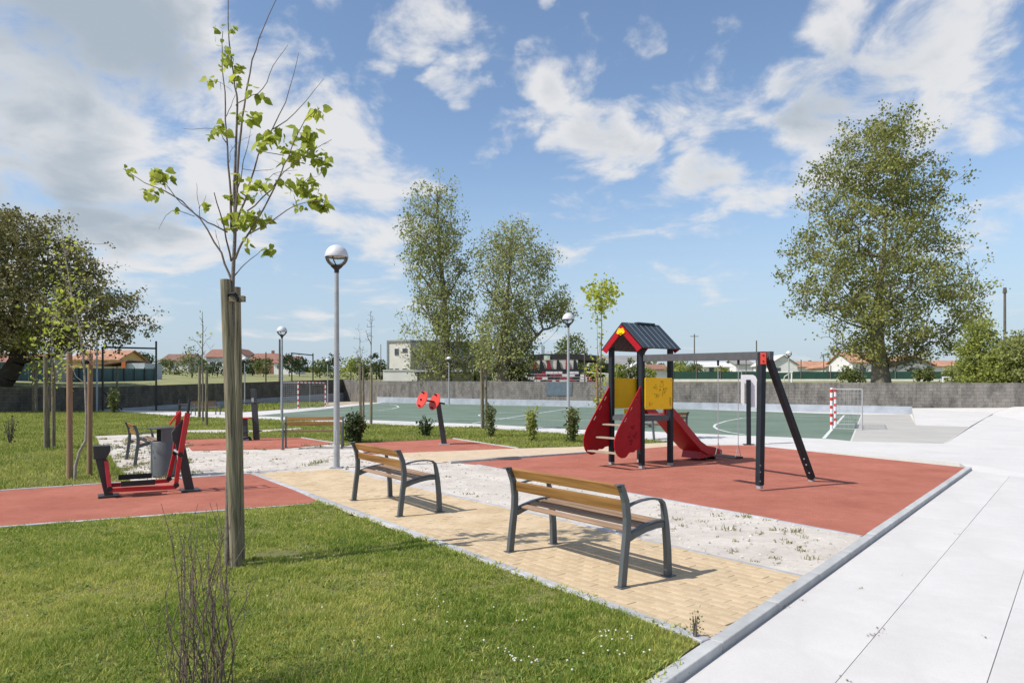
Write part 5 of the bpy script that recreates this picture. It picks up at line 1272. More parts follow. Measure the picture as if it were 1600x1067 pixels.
# oak at the left edge
Y = 47
tree('oak_tree', 'big dark spreading oak at the left edge', [(P(-22, 640, Y).x, Y, -.1), at(-8, 612, Y), at(12, 588, Y), at(26, 565, Y), at(30, 535, Y), at(27, 500, Y), at(20, 460, Y), at(5, 410, Y)], [.75, .66, .60, .52, .44, .34, .24, .12],
     [(330, -130, 50), (345, -180, 95), (375, -215, 128), (405, -235, 156), (440, -245, 172), (468, -245, 205), (490, -240, 218), (510, -225, 206), (530, -200, 185), (552, -120, 110)], Y, 3200, 130000, .18, M_LOAK, M_BARKD, cr=.24, depth=.75, shell=.42, r_tip=.014, up=.25, seed=51, clump=.55)
# background trees and bushes
def bush(label, px, half, ytop, ybase, Y, lm, nl, ls, seed, name='bush', cat='bush', lean=0):
    h = ybase - ytop
    prof = [(ytop, px - half * .3, px + half * .25), (ytop + h * .15, px - half * .7, px + half * .65), (ytop + h * .4, px - half, px + half), (ytop + h * .75, px - half * .95, px + half), (ybase, px - half * .75, px + half * .8)]
    k = Y / F
    return tree(name, label, [gz(px, Y), at(px, ybase - h * .2, Y), at(px, ybase - h * .45, Y)], [h * k * .03, h * k * .022, h * k * .012], prof, Y, max(30, nl // 40), nl, ls, lm, M_BARKD, cr=half * k * .16, r_tip=.01, seed=seed, cat=cat)
bush('round green tree behind the grandstand', 893, 27, 522, 590, 108, M_LHED, 5200, .34, 61, 'round_tree', 'tree')
bush('tall green bush at the right edge of the picture', 1530, 30, 497, 600, 43, M_LBUS, 12000, .15, 62)
bush('olive bush cut by the right edge of the picture', 1592, 30, 522, 600, 41, M_LPOP, 9000, .15, 63)
bush('low bush at the foot of the tall right bush', 1558, 22, 545, 600, 41.5, M_LBUS, 5000, .14, 64)
bushes = [(300, 24, 543, 582, 120, M_LHED, 'grey-green round bush behind the bare staked tree'), (395, 16, 556, 582, 150, M_LDRK, 'dark bush in front of the red-roofed house by the lamp'), (412, 14, 560, 582, 140, M_LHED, 'green bush left of the second lamp post'),
          (452, 15, 556, 581, 150, M_LDRK, 'dark round tree inside the small black frame'), (468, 13, 557, 582, 155, M_LDRK, 'dark round tree right of the small black frame centre'), (500, 18, 558, 586, 130, M_LHED, 'green bush right of the small black frame'),
          (522, 20, 556, 588, 125, M_LDRK, 'dark green tree behind the near lamp pole'), (548, 20, 560, 592, 110, M_LBUS, 'light green bush left of the bare twigs'), (588, 16, 553, 594, 120, M_LDRK, 'dark tree against the white building'), (565, 15, 557, 594, 112, M_LHED, 'mid green bush behind the bare staked trees'),
          (340, 20, 566, 584, 135, M_LDRK, 'dark low hedge bush left of the staked tree'), (265, 20, 562, 584, 150, M_LHED, 'hedge bush below the brown roof'), (225, 14, 553, 566, 160, M_LDRK, 'small round tree above the shed'), (372, 12, 562, 583, 150, M_LDRK, 'small dark bush behind the staked near tree'),
          (1062, 20, 566, 586, 110, M_LBUS, 'green bush under the swing beam at left'), (1085, 16, 570, 588, 105, M_LHED, 'dark green bush under the middle of the swing beam'), (1128, 12, 574, 588, 108, M_LBUS, 'green bush between the swing chains'), (1012, 12, 574, 590, 105, M_LBUS, 'small bush between the tower posts'),
          (985, 13, 560, 592, 100, M_LHED, 'bush left of the white gabled house'), (965, 10, 570, 592, 98, M_LBUS, 'bush behind the left tower post'), (925, 15, 568, 594, 95, M_LBUS, 'bush right of the grandstand'), (942, 12, 560, 592, 95, M_LHED, 'bush behind the young leafy tree'),
          (1500, 22, 570, 596, 62, M_LPOP, 'yellowish bush left of the tall right bush'), (1445, 16, 575, 592, 64, M_LHED, 'low dark bush before the grey house'), (1330, 20, 574, 594, 60, M_LHED, 'low sparse bush left of the big tree trunk')]
for i, (px, hf, yt, yb, Yv, lm, lab) in enumerate(bushes): bush(lab, px, hf, yt, yb, Yv, lm, 1500, .10 + .0019 * Yv, 100 + i)
# wooded ridge on the skyline: one mass nobody could count
def ridge():
    g = np.random.default_rng(9); n = 26000; px = g.uniform(-500, 2100, n); Yv = 420.0
    top = 570 - 5 * np.sin(px * .021) - 4 * np.sin(px * .057 + 1) - 3 * np.sin(px * .13) ; py = top + (590 - top) * g.uniform(0, 1, n) ** 1.2
    pos = np.stack([(px - CX) * Yv / F, Yv + g.uniform(0, 14, n), CH - (py - HY) * Yv / F], 1)
    return leaf_mesh('ridge', pos, np.full(n, 2.2), M_LHED)
o = bpy.data.objects.new('distant_woodland', ridge()); link(o); tag(o, 'far strip of dark trees along the skyline', 'woodland', kind='stuff')

# ------------------------------------------------------------------ stakes and young trees
M_STAKE = wood_mat('stake_wood', (0.085, 0.075, 0.045), (0.30, 0.26, 0.175), 0.92, 2.6)
M_STAKER = wood_mat('new_stake_wood', (0.20, 0.13, 0.075), (0.34, 0.225, 0.14), 0.9, 2.0)
def rot_z_wood(o): return o
def stake(label, base, top, r, m, name='tree_stake', extra=None):
    base, top = Vector(base), Vector(top)
    t = thing(name, label, 'stake', tuple(base)); d = top - base; L_ = d.length
    # built along x and stood up so the grain follows the length
    o = MB().tube([(0, 0, 0), (L_ * .3, .0, .0), (L_ * .7, 0, 0), (L_, 0, 0)], [r * 1.08, r * 1.02, r, r * .97], 14).build('post', m, t, smooth=True)
    o.rotation_euler = d.to_track_quat('X', 'Z').to_euler()
    return t
kN = 6.05
g0 = G(369.5, 889); g1 = G(376, 879); gt = G(360, 892)
YN = g0.y
stake('thick weathered stake nearest to us, left of the young lime trunk', (g0.x, g0.y, -.05), P(352.5, 437, YN + .02), .046, M_STAKE)
stake('second weathered stake close behind the nearest thick stake', (g1.x, g1.y, -.05), P(369.5, 449, g1.y + .02), .038, M_STAKE)
# young lime tree: traced trunk and branches
def young_lime():
    Yt = YN + .06; base = Vector((P(362, 889, YN + .02).x, YN - .02, 0))
    t = thing('young_lime_tree', 'young lime tree with sparse fresh leaves tied to the nearest stakes', 'tree', tuple(base))
    S = 2.425
    def z8(a): return [(180 + x / S, y / S) for x, y in a]
    br = [([(355.5, 889), (357, 760), (361, 600), (364, 500), (363.5, 439), (367.6, 354.6), (365.6, 305), (367.6, 247), (371, 165), (367.6, 136), (358, 62), (356.5, -14)], .028, .0035, 0),
          (z8([(440, 860), (436, 740), (425, 560), (415, 400), (405, 250), (408, 120)]), .013, .003, .06), (z8([(453, 830), (470, 560), (490, 400), (520, 230), (560, 110), (622, -25)]), .013, .0025, -.10),
          (z8([(465, 830), (490, 760), (545, 590), (600, 480), (660, 340), (695, 200)]), .011, .0022, .16), (z8([(598, 490), (680, 430), (790, 300)]), .006, .0018, .16), (z8([(455, 980), (480, 920), (530, 850), (620, 680), (650, 600), (720, 460), (775, 410)]), .012, .0025, -.18),
          (z8([(500, 890), (590, 840), (680, 780), (790, 760)]), .008, .002, -.22), (z8([(500, 800), (590, 720), (640, 650), (710, 600), (820, 530)]), .007, .0018, -.28), (z8([(440, 1060), (400, 960), (320, 830), (220, 740), (110, 690), (30, 640)]), .012, .0022, .05),
          (z8([(425, 880), (395, 860), (330, 830), (250, 770), (190, 700), (140, 665)]), .008, .002, -.10), (z8([(440, 990), (410, 860), (375, 730)]), .010, .004, -.14), (z8([(322, 830), (312, 760), (308, 695)]), .004, .0015, .04), (z8([(316, 790), (340, 760), (345, 740)]), .003, .0012, .02),
          (z8([(452, 1045), (490, 1000), (560, 940)]), .006, .002, .1), (z8([(462, 720), (500, 560), (512, 485)]), .006, .0015, .2), (z8([(458, 400), (500, 370), (560, 340), (600, 250), (655, 170)]), .006, .0016, -.2), (z8([(420, 540), (380, 490), (260, 488)]), .005, .0015, .1),
          (z8([(418, 445), (440, 400), (455, 360)]), .004, .002, .1), (z8([(300, 820), (215, 800), (165, 868)]), .004, .0012, .12), (z8([(640, 590), (560, 575), (545, 580)]), .004, .0015, -.1), (z8([(480, 640), (560, 650), (600, 640)]), .003, .0012, .1), (z8([(355, 310), (400, 315), (445, 350)]), .003, .0012, .1),
          (z8([(690, 785), (680, 750), (676, 735)]), .003, .0012, -.2), (z8([(398, 945), (385, 900), (378, 870)]), .003, .0012, 0), (z8([(430, 620), (445, 560), (470, 540), (520, 510)]), .003, .0012, .2), (z8([(705, 700), (740, 670), (765, 668)]), .003, .0012, -.25), (z8([(560, 720), (600, 660), (690, 645)]), .004, .0012, .3)]
    g = np.random.default_rng(4); twigs = MB()
    for k, (pts, ra, rb, dep) in enumerate(br):
        n = len(pts); q = []
        for i, (px, py) in enumerate(pts):
            f = i / (n - 1); q.append(P(px, py, Yt + dep * f * (2.2 if k else 0)) - base)
        # smooth the polyline
        sm = []
        for i in range(n - 1):
            for s in (0, .34, .67):
                p0, p1, p2, p3 = q[max(i - 1, 0)], q[i], q[i + 1], q[min(i + 2, n - 1)]
                sm.append(.5 * ((2 * p1) + (p2 - p0) * s + (2 * p0 - 5 * p1 + 4 * p2 - p3) * s * s + (3 * p1 - p0 - 3 * p2 + p3) * s ** 3))
        sm.append(q[-1]); m_ = len(sm)
        for i in range(1, m_ - 1): sm[i] = sm[i] + Vector(g.normal(0, .004 if k else .002, 3))
        rr = [ra + (rb - ra) * (i / (m_ - 1)) ** .8 for i in range(m_)]
        if k == 0:
            MB().tube(sm, rr, 10).build('trunk', mat('lime_bark', (0.17, 0.145, 0.125), .9, .25, 14.0, .5, 60), t, smooth=True)
        else:
            twigs.tube(sm, rr, 6)
            for i in range(3, m_ - 1, 4):
                if g.uniform() < .45:
                    d = (sm[i + 1] - sm[i]).normalized() + Vector(g.normal(0, .6, 3)); L_ = g.uniform(.03, .12); twigs.tube([sm[i], sm[i] + d.normalized() * L_], [.0022, .001], 4)
    twigs.build('branches', M_TWIG, t, smooth=True)
    cl = [(435, 225, 3), (460, 275, 6), (405, 240, 4), (510, 435, 6), (470, 445, 4), (395, 485, 7), (365, 505, 4), (590, 520, 7), (560, 535, 6), (620, 500, 6), (650, 575, 9), (690, 590, 8), (730, 500, 9), (745, 550, 7), (710, 520, 6), (760, 430, 8), (790, 610, 9), (770, 590, 5), (650, 685, 8), (700, 700, 9), (740, 690, 6), (745, 745, 8), (790, 770, 10), (765, 750, 5),
          (450, 825, 10), (485, 820, 10), (520, 822, 9), (560, 825, 8), (450, 750, 6), (580, 945, 5), (160, 655, 6), (200, 670, 6), (175, 690, 4), (125, 730, 5), (160, 740, 3), (40, 645, 4), (345, 785, 4), (530, 700, 6), (560, 715, 6), (510, 745, 4), (410, 180, 4), (440, 110, 4), (390, 115, 3), (550, 365, 5), (470, 680, 4), (360, 300, 3), (440, 215, 4), (235, 797, 2), (495, 915, 3), (520, 335, 2), (465, 310, 3), (700, 780, 4)]
    vs, fs, av = [], [], []
    out = [(.06, 0), (.02, .30), (.34, .43), (.68, .24), (1.05, .03), (.66, -.28), (.30, -.40), (-.02, -.26)]
    for (x, y, n) in cl:
        c = P(180 + x / S, y / S, Yt + (.12 if x > 470 else -.02) * (1 if (x + y) % 3 else -1.5)) - base
        for i in range(int(n * 2.3)):
            sz = g.uniform(.045, .100) * (1 if n > 4 else .75); p0 = c + Vector(g.normal(0, .016 + .0024 * n, 3))
            d = Vector((g.normal(0, .8), g.normal(0, .8), g.normal(-.8, .45))).normalized(); s_ = Vector((g.normal(), g.normal(), g.normal() * .6)); s_ = (s_ - d * s_.dot(d)).normalized(); nv = d.cross(s_)
            k = len(vs); cup = g.uniform(.05, .35)
            for (u, v) in out: vs.append(p0 + (d * u + s_ * v - nv * (abs(v) * cup) - nv * (.18 * u * u)) * sz)
            a_ = g.uniform(); av += [a_] * 8
            fs += [(k, k + 1, k + 2), (k, k + 2, k + 3), (k, k + 3, k + 4), (k, k + 4, k + 5), (k, k + 5, k + 6), (k, k + 6, k + 7)]
    cr = bpy.data.objects.new('leaves', np_mesh('leaves', np.array([tuple(v) for v in vs]), np.array(fs), M_LYEL, np.array(av))); link(cr, t)
    # low shoots by the stakes
    vs2 = MB()
    return t, base
lime, lime_base = young_lime()
# rubber tie and wood block on the stakes
M_STRAP = mat('black_strap', (0.015, 0.015, 0.016), .7, .1, 6.0)
tie = thing('tree_tie', 'black rubber tie holding the young lime to its stakes', 'tree tie', tuple(P(366, 466, YN)))
MB().tube([(-.02, -.06, .03), (.03, -.07, .035), (.05, -.02, .0), (.03, .05, -.02), (-.02, .06, 0), (-.05, 0, .02), (-.02, -.06, .03)], .013, 8).build('strap', M_STRAP, tie)
MB().tube([(.02, -.07, .03), (.055, -.06, -.01), (.05, -.05, -.035)], .012, 8).build('strap_loop', M_STRAP, tie)
MB().box((.04, -.03, -.01), (.13, .045, .05)).build('wood_block', M_STAKE, tie)

def sapling(name, label, base_px, pts, crown, nt, nl, ls, lm, seed, r0=.03, cr=.12, up=.8, rt=.004, bark=None, Yoff=0, group=None):
    b0 = G(*base_px); Yv = b0.y + Yoff
    tr = [(b0.x, Yv, -.03)] + [tuple(P(px, py, Yv)) for px, py in pts]; n = len(tr)
    return tree(name, label, tr, [r0 * (1 - .75 * i / (n - 1)) for i in range(n)], crown, Yv, nt, nl, ls, lm, bark or M_BARK, cr=cr, depth=.9, shell=.6, r_tip=rt, up=up, seed=seed, group=group)
def st(base_px, top_px, r, lab, m=None):
    b0 = G(*base_px); return stake(lab, (b0.x, b0.y, -.05), P(top_px[0], top_px[1], b0.y), r, m or M_STAKE)
# left lawn
st((109, 750), (108.5, 551), .046, 'reddish stake nearest the red pad on the left lawn, left of the pair', M_STAKER); st((140, 744), (141, 552), .042, 'reddish stake right of the crooked young trunk', M_STAKER)
cb = G(125, 748); xb = thing('stake_crossbar', 'wooden crossbar joining the two reddish stakes', 'crossbar', tuple(P(125, 566, cb.y - .05)))
MB().beam((-.21, 0, 0), (.23, .04, 0), .03, .075).build('bar', M_STAKER, xb); MB().tube([(.07, -.04, 0), (.12, -.05, .01), (.13, .03, 0), (.08, .04, 0), (.07, -.04, 0)], .03, 8).build('tie', M_STRAP, xb)
sapling('crooked_young_tree', 'young tree with crooked pale trunk between the reddish stakes', (117, 751), [(118, 728), (124, 706), (134, 688), (135, 650), (133, 600), (130, 560), (124, 510), (112, 460), (102, 400), (92, 340)], [(345, 86, 100), (400, 80, 130), (450, 66, 150), (500, 60, 165), (545, 70, 168), (585, 85, 155)], 60, 380, .075, M_LYEL, 71, .026, .13, bark=mat('pale_bark', (.30, .27, .23), .9, .3, 12.0, .4, 60))
st((72, 703.5), (71, 556), .052, 'grey stake left of the middle pair on the left lawn'); st((83.5, 702), (83.5, 566), .046, 'grey stake right of the middle pair on the left lawn')
sapling('young_leafy_tree', 'young leafy tree between the middle pair of grey stakes', (77, 703), [(76, 660), (78, 600), (80, 560), (82, 510), (85, 450)], [(440, 74, 96), (480, 66, 108), (520, 58, 116), (560, 58, 112), (600, 62, 104)], 70, 620, .085, M_LYEL, 72, .03, .14)
st((52, 644), (53, 560), .085, 'short grey stake at the left wall'); st((57, 645), (57, 570), .07, 'grey stake beside the short one at the left wall')
sapling('young_leafy_tree', 'young tree at the left wall beneath the oak', (55, 645), [(55, 600), (50, 570), (47, 540)], [(520, 30, 75), (550, 28, 80), (580, 34, 74)], 30, 500, .16, M_LYEL, 73, .05, .25)
st((311.5, 653), (312, 572), .07, 'stake left of the bare sapling by the white path'); st((322.5, 666.5), (323, 578), .055, 'stake right of the bare sapling by the white path')
sapling('bare_sapling', 'nearly bare sapling between two stakes by the white path', (317, 660), [(317, 600), (316, 560), (317, 520), (316, 487)], [(488, 314, 320), (510, 302, 330), (530, 292, 340), (560, 300, 336)], 40, 40, .13, M_LYEL, 74, .045, .10, rt=.007)
st((183, 640), (183, 573), .06, 'thin stake behind the narrow dark shrub at the left wall')
# saplings by the court
st((563, 661), (562, 570), .05, 'left stake of the bare sapling pair by the court'); st((568, 662.5), (567.5, 573), .045, 'right stake of the bare sapling pair by the court')
sapling('bare_sapling', 'bare twiggy sapling between the paired stakes by the court', (565.5, 662), [(564, 610), (563, 560), (562, 530)], [(505, 560, 568), (520, 548, 577), (545, 545, 578), (560, 553, 572)], 46, 0, .1, M_LYEL, 75, .03, .1, rt=.007)
st((580, 664.5), (580.5, 574), .05, 'single stake of the taller bare sapling by the court')
sapling('bare_sapling', 'taller bare sapling on the single stake by the court', (578.5, 664), [(579, 600), (580, 540), (580, 510), (579, 488)], [(486, 574, 584), (505, 568, 587), (530, 568, 586)], 34, 0, .1, M_LYEL, 76, .03, .1, rt=.007)
st((753.5, 671.5), (752, 570), .05, 'left stake of the pair in front of the broad tree'); st((760, 671.5), (759, 576), .05, 'right stake of the pair in front of the broad tree')
sapling('young_leafy_tree', 'thin young tree on paired stakes in front of the broad tree', (756.5, 671.5), [(755, 620), (756, 580), (755, 540), (754, 510)], [(505, 746, 764), (530, 738, 774), (555, 736, 778), (580, 742, 774)], 50, 700, .12, M_LPOP, 77, .03, .16)
st((933.5, 690), (932.5, 573), .042, 'stake of the leafy young tree left of the play tower', M_STAKER)
sapling('young_leafy_tree', 'leafy young tree with small crown left of the play tower', (937, 690), [(938, 640), (938, 600), (939, 560), (940, 520), (940, 485), (939, 460)], [(437, 928, 955), (450, 912, 964), (465, 914, 962), (478, 924, 954), (484, 930, 950)], 60, 800, .12, M_LYEL, 78, .03, .14)
sapling('young_leafy_tree', 'slender leafy stems beside the young tree left of the tower', (934, 690), [(934, 620), (934, 560), (933, 510)], [(480, 928, 950), (520, 926, 946), (560, 924, 950), (600, 924, 950), (640, 926, 950)], 36, 420, .10, M_LYEL, 79, .02, .10)

# ------------------------------------------------------------------ shrubs along the court and on the lawn
def shrub(label, px, yb, yt, half, lm, nl, ls, seed, up=True, nst=16, name='shrub', cr=.06):
    b0 = G(px, yb); k = b0.y / F; h = (yb - yt) * k; w_ = half * k; g = np.random.default_rng(seed)
    t = thing(name, label, 'shrub', (b0.x, b0.y, 0)); stm = MB(); tips = []
    for i in range(nst):
        a = g.uniform(0, 6.28); r = g.uniform(.2, 1) * w_; hh = h * g.uniform(.65, 1.0)
        q = [Vector((g.normal(0, w_ * .10), g.normal(0, w_ * .10), -.02)), Vector((math.cos(a) * r * .5, math.sin(a) * r * .5, hh * .5)), Vector((math.cos(a) * r, math.sin(a) * r, hh))]
        stm.tube(q, [.010, .007, .003], 5); 
        for f in np.linspace(.18, 1, 7): tips.append(q[0].lerp(q[1], f * 2) if f < .5 else q[1].lerp(q[2], f * 2 - 1))
    stm.build('stems', M_TWIG, t)
    if nl:
        tips = np.array([tuple(q) for q in tips]); src = tips[g.integers(0, len(tips), nl)] + g.normal(0, cr, (nl, 3)); src = src[src[:, 2] > .04]
        o = bpy.data.objects.new('foliage', leaf_mesh('foliage', src, np.full(len(src), ls), lm, droop=-.3)); link(o, t)
    return t
shrub('dense dark round shrub beside the near lamp post', 552, 692, 650, 16, M_LDRK, 2600, .085, 81, cr=.07)
shrub('small dark shrub left of the hand wheels post', 665, 683, 653, 10, M_LDRK, 420, .085, 82, nst=8)
shrub('narrow upright shrub in front of the paired stakes', 768, 683.5, 632, 9, M_LHED, 700, .075, 83, nst=12)
shrub('narrow upright shrub in the middle of the court-side row', 830, 690, 637, 11, M_LBUS, 900, .08, 84, nst=14)
shrub('narrow upright shrub in front of the lamp post by the tower', 893, 692, 638, 11, M_LHED, 900, .08, 85, nst=14)
shrub('narrow dark shrub at the foot of the left wall', 178, 646, 607, 7, M_LHED, 500, .14, 86, nst=10, cr=.10)
shrub('small bare dark shrub at the left edge of the lawn', 16, 695, 645, 11, M_LDRK, 60, .05, 87, nst=22)
# bare twiggy shrub in the foreground
def twiggy():
    b0 = G(312, 1092); g = np.random.default_rng(15); t = thing('bare_twig_shrub', 'bare grey-brown twiggy shrub in the left foreground', 'shrub', (b0.x, b0.y, 0)); mb = MB(); bud = MB()
    k = b0.y / F
    for i in range(44):
        x0 = g.uniform(-50, 55) * k * .9; y0 = g.normal(0, .05); top = g.uniform(.35, .97) if i > 9 else g.uniform(.8, 1.04); lx = x0 * 1.15 + g.normal(0, .06); ly = y0 + g.normal(0, .06)
        q = [Vector((x0, y0, -.01))]
        for f in (.2, .4, .6, .8, 1.0): q.append(Vector((x0 + (lx - x0) * f + g.normal(0, .022), y0 + (ly - y0) * f + g.normal(0, .022), top * f)))
        r0 = g.uniform(.0024, .0050); mb.tube(q, [r0, r0 * .92, r0 * .8, r0 * .65, r0 * .5, r0 * .28], 6)
        for f in g.uniform(.15, .95, 7):
            j = int(f * 5); c = q[j].lerp(q[j + 1], f * 5 - j); d = Vector((g.normal(), g.normal(), .9)).normalized(); L_ = g.uniform(.006, .02); bud.tube([c, c + d * L_], [.0030, .001], 4)
        if g.uniform() < .6:
            c = q[3]; d = Vector((g.normal(0, .5), g.normal(0, .5), 1)).normalized(); L_ = g.uniform(.1, .35); mb.tube([c, c + d * L_ * .5 + Vector((g.normal(0, .01), 0, 0)), c + d * L_], [.0026, .002, .001], 5)
    # one long cane arching to the right
    c = Vector((.05, 0, .02)); mb.tube([c, c + Vector((.06, .05, .25)), c + Vector((.16, .1, .48)), c + Vector((.24, .12, .66))], [.003, .003, .002, .001], 5)
    mb.build('stems', mat('grey_brown_twig', (.165, .125, .095), .9, .3, 30.0), t, smooth=True); tag(bud.build('buds', M_TWIG, t), kind='stuff')
twiggy()

# ------------------------------------------------------------------ gravel stones, weeds, clover
def stones():
    g = np.random.default_rng(2); n = 9000
    x = g.uniform(-12, 4, n); y = g.uniform(5.7, 17, n)
    ok = in_poly(x, y, gravel_poly) & (np.abs(x) < .8 * y + .5)
    for poly in (path_poly, lawn1_poly, lawn2_poly, plan([G(-420, 796), G(400, 741), G(503, 786), G(-420, 857)]), plan([RF0, C3, C4, G(1172, 696), G(925, 708.5), G(720, 724)])): ok &= ~in_poly(x, y, poly)
    x, y = x[ok], y[ok]; n = len(x); s = g.uniform(.006, .020, n) * (1 + g.uniform(0, 1, n) ** 6)
    base = np.array([(1, 0, 0), (-.5, .87, 0), (-.5, -.87, 0), (0, 0, .75), (0.2, 0.1, -.3)])
    v = base[None] * s[:, None, None] * g.uniform(.7, 1.3, (n, 5, 1)); a = g.uniform(0, 6.28, n); ca, sa = np.cos(a)[:, None], np.sin(a)[:, None]
    v = np.stack([v[..., 0] * ca - v[..., 1] * sa + x[:, None], v[..., 0] * sa + v[..., 1] * ca + y[:, None], v[..., 2] + .002], 2)
    b_ = np.arange(n)[:, None] * 5; f = np.concatenate([b_ + np.array([[0, 1, 3]]), b_ + np.array([[1, 2, 3]]), b_ + np.array([[2, 0, 3]])])
    m = mat('gravel_stone', (.34, .30, .26), .9, .2, 1.0, attr='v', col2=(.60, .55, .50))
    return np_mesh('stones', v.reshape(-1, 3), f, m, np.repeat(g.uniform(0, 1, n), 5))
o = bpy.data.objects.new('gravel_stones', stones()); link(o, bpy.data.objects['gravel_ground']); tag(o, kind='stuff')
def tufts(name, spots, parent, m, seed, hs=.10, per=34, wide=.006, spread=.10):
    g = np.random.default_rng(seed); V, Fa, A = [], [], []; k = 0
    for (x, y, s) in spots:
        n = int(per * s); bx, by = x + g.normal(0, spread * s, n), y + g.normal(0, spread * s, n); hh = hs * s * g.uniform(.3, 1.1, n); a = g.uniform(0, 6.28, n); ln = hh * g.uniform(.3, 1.2, n); b_ = g.uniform(0, 6.28, n); w_ = wide * g.uniform(.6, 1.6, n) * (1 + y * .05)
        p = np.stack([bx, by, np.full(n, .0)], 1); q = np.stack([np.cos(b_), np.sin(b_), np.zeros(n)], 1) * w_[:, None]; tip = p + np.stack([np.cos(a) * ln, np.sin(a) * ln, hh], 1); mid = p + np.stack([np.cos(a) * ln * .3, np.sin(a) * ln * .3, hh * .6], 1)
        V.append(np.stack([p - q, p + q, mid + q * .7, tip, mid - q * .7], 1).reshape(-1, 3)); b2 = k + np.arange(n)[:, None] * 5
        Fa.append(np.concatenate([b2 + np.array([[0, 1, 2]]), b2 + np.array([[0, 2, 4]]), b2 + np.array([[4, 2, 3]])])); A.append(np.repeat(g.uniform(0, 1, n), 5)); k += 5 * n
    o = bpy.data.objects.new(name, np_mesh(name, np.concatenate(V), np.concatenate(Fa), m, np.concatenate(A))); link(o, parent); tag(o, kind='stuff')
red_poly = plan([RF0, C3, C4, G(1172, 696), G(925, 708.5), G(720, 724)])
sp = []
g = np.random.default_rng(77)
for (px, py, s) in ((495, 724, 1.2), (505, 722, 1.3), (485, 727, 1), (430, 718, .7), (1140, 828, .9), (1165, 808, .9), (1240, 832, 1), (1215, 828, .8), (1190, 834, .6), (1285, 868, 1.2), (1298, 862, .9), (1270, 874, .8), (1230, 848, .7), (1095, 815, .6), (1055, 812, .7), (1065, 822, .6), (735, 772, .7), (745, 776, .5), (200, 715, 1.3), (188, 700, 1.2), (195, 735, 1.4), (182, 690, 1), (210, 742, 1.2), (310, 738, 1), (322, 706, .8), (330, 720, .7), (400, 702, .8), (412, 703, 1), (478, 697, 1.3), (500, 698, 1.2), (515, 695, 1), (225, 725, .8), (1310, 852, .8), (1120, 806, .6), (1250, 860, .6), (1033, 806, .5), (565, 722, .6), (700, 745, .5), (870, 782, .5), (960, 800, .5)):
    q = G(px, py)
    if (q - KI0).dot(kn) > .12: sp.append((q.x, q.y, s * .8))
for i in range(70):
    q = G(g.uniform(1000, 1330), g.uniform(790, 895)); 
    if in_poly(np.array([q.x]), np.array([q.y]), gravel_poly)[0] and q.x < C2.x + 1.0 and (q - KI0).dot(kn) > .25 and not in_poly(np.array([q.x]), np.array([q.y]), red_poly)[0] and not in_poly(np.array([q.x]), np.array([q.y]), path_poly)[0]: sp.append((q.x, q.y, g.uniform(.15, .45)))
for i in range(260):
    q = G(g.uniform(150, 300), g.uniform(676, 752)); sp.append((q.x, q.y, g.uniform(.3, 1.0)))
for i in range(60):
    q = G(g.uniform(290, 700), g.uniform(704, 740)); sp.append((q.x, q.y, g.uniform(.15, .4)))
M_WEED = leafmat('weed_blade', (.12, .15, .04), (.30, .28, .12), .3)
sp = [(x, y, s * .8) for x, y, s in sp]
tufts('weeds', sp, bpy.data.objects['gravel_ground'], M_WEED, 5, hs=.10, per=44, wide=.0036)
# grass creeping over the kerb, weeds in the joints
ed = []
for i in range(170):
    t = g.uniform(0, 1); q = C1.lerp(LQ1, t) - pn * (.06 + g.uniform(-.035, .05)); ed.append((q.x, q.y, g.uniform(.3, .75)))
for i in range(40):
    q = G(-60 + 560 * g.uniform(0, 1), 0 + 829 ); t = g.uniform(0, 1); q = G(0, 825).lerp(G(500, 788), t); ed.append((q.x, q.y - .03, g.uniform(.3, .7)))
for i in range(30):
    q = KI0 + kd * g.uniform(-.9, .25) ; ed.append((q.x + kn.x * .02, q.y + kn.y * .02, g.uniform(.4, .9)))
tufts('edge_grass', ed, l1, M_BLADE, 6, hs=.085, per=26, wide=.004, spread=.05)
lw = []
for i in range(900):
    q = G(g.uniform(-40, 1090), 790 + 290 * g.uniform(0, 1) ** .8)
    if in_poly(np.array([q.x]), np.array([q.y]), lawn1_poly)[0]: lw.append((q.x, q.y, g.uniform(.25, .9)))
tufts('lawn_tufts', lw[:460], l1, M_BLADE, 16, hs=.07, per=40, wide=.0035, spread=.07)
tufts('dry_grass_tufts', lw[460:], l1, mat('dry_blade', (.30, .24, .12), .7, .15, 1.0, attr='v', col2=(.46, .38, .20), trans=.3), 17, hs=.035, per=40, wide=.003, spread=.10)
def clover_leaves():
    gg = np.random.default_rng(23); pos = []
    for i in range(260):
        q = G(gg.uniform(-40, 1090), 795 + 290 * gg.uniform(0, 1)); n = int(gg.uniform(10, 60)); r = gg.uniform(.05, .16)
        p = np.stack([gg.normal(q.x, r, n), gg.normal(q.y, r, n), gg.uniform(.022, .045, n)], 1); pos.append(p[in_poly(p[:, 0], p[:, 1], lawn1_poly)])
    pos = np.concatenate(pos); return leaf_mesh('clover_leaves', pos, np.full(len(pos), .020), leafmat('clover_leaf', (.10, .17, .03), (.22, .30, .07)), flat=.75, aspect=1.0)
o = bpy.data.objects.new('clover_leaves', clover_leaves()); link(o, l1); tag(o, kind='stuff')
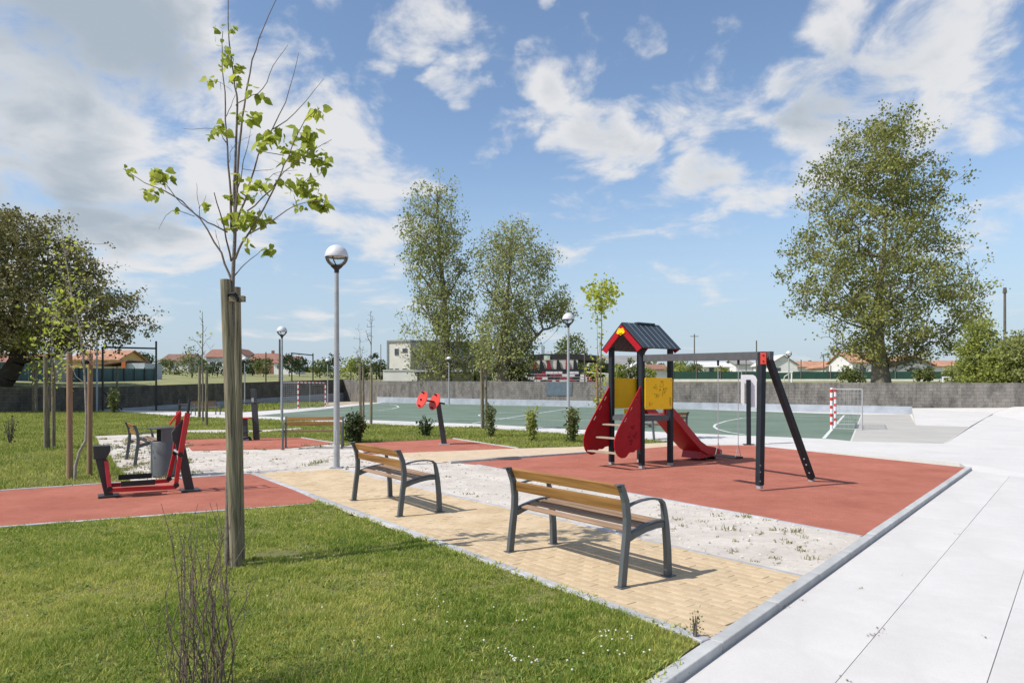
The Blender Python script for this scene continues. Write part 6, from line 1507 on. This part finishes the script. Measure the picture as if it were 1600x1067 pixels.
def debris():
    g = np.random.default_rng(8); mb = MB()
    for (px, py, n) in ((1363, 992, 14), (1372, 985, 5), (1375, 988, 3), (1223, 948, 12), (1344, 920, 5), (1410, 898, 4), (1320, 1062, 6), (1492, 834, 3), (1540, 996, 3), (1438, 789, 6), (1480, 754, 8), (1250, 938, 4)):
        q = G(px, py, ZP)
        for i in range(n):
            c = Vector((q.x + g.normal(0, .022), q.y + g.normal(0, .022), ZP + .006)); a = g.uniform(0, 6.28); d = Vector((math.cos(a), math.sin(a), g.uniform(0, .3))) * g.uniform(.008, .022); s_ = Vector((-d.y, d.x, .2 * d.length)) * .4
            mb.add([c, c + d * .5 + s_, c + d, c + d * .5 - s_], [(0, 1, 2, 3)])
    return mb
tag(debris().build('dry_leaf_litter', mat('dry_leaf', (.20, .14, .07), .9, .3, 20.0), bpy.data.objects['plaza'], fix=False), kind='stuff')
def clover():
    g = np.random.default_rng(3); n0 = []
    for (px, py, sp_, n) in ((735, 985, 18, 9), (820, 985, 12, 6), (940, 1000, 12, 9), (960, 1010, 14, 8), (800, 1040, 22, 16), (830, 1045, 16, 12), (880, 1050, 20, 8), (945, 1035, 14, 7), (975, 1005, 16, 6), (780, 1020, 40, 8), (700, 940, 60, 10), (540, 950, 60, 8), (180, 940, 60, 8), (440, 880, 40, 6), (480, 825, 14, 7), (265, 868, 20, 8), (1000, 1030, 18, 5), (640, 1020, 60, 8)):
        for i in range(max(1, int(n * .6))): n0.append(G(g.normal(px, sp_), g.normal(py, sp_ * .45)))
    mb = MB()
    for q in n0:
        if not in_poly(np.array([q.x]), np.array([q.y]), lawn1_poly)[0]: continue
        h = g.uniform(.045, .075); r = g.uniform(.0045, .0078)
        mb.lathe([(0, h - r * .8), (r * .8, h - r * .5), (r, h), (r * .7, h + r * .6), (0, h + r * .8)], 7, (q.x, q.y, 0))
    return mb
tag(clover().build('clover_flowers', mat('clover_white', (.62, .62, .50), .8, .12, 60.0), l1), kind='stuff')
q = G(1090, 968); shrub('small weed sprouting at the corner of the lawn kerb', 1086, 1001, 962, 8, M_LHED, 60, .02, 91, nst=5, name='weed_plant', cr=.02)
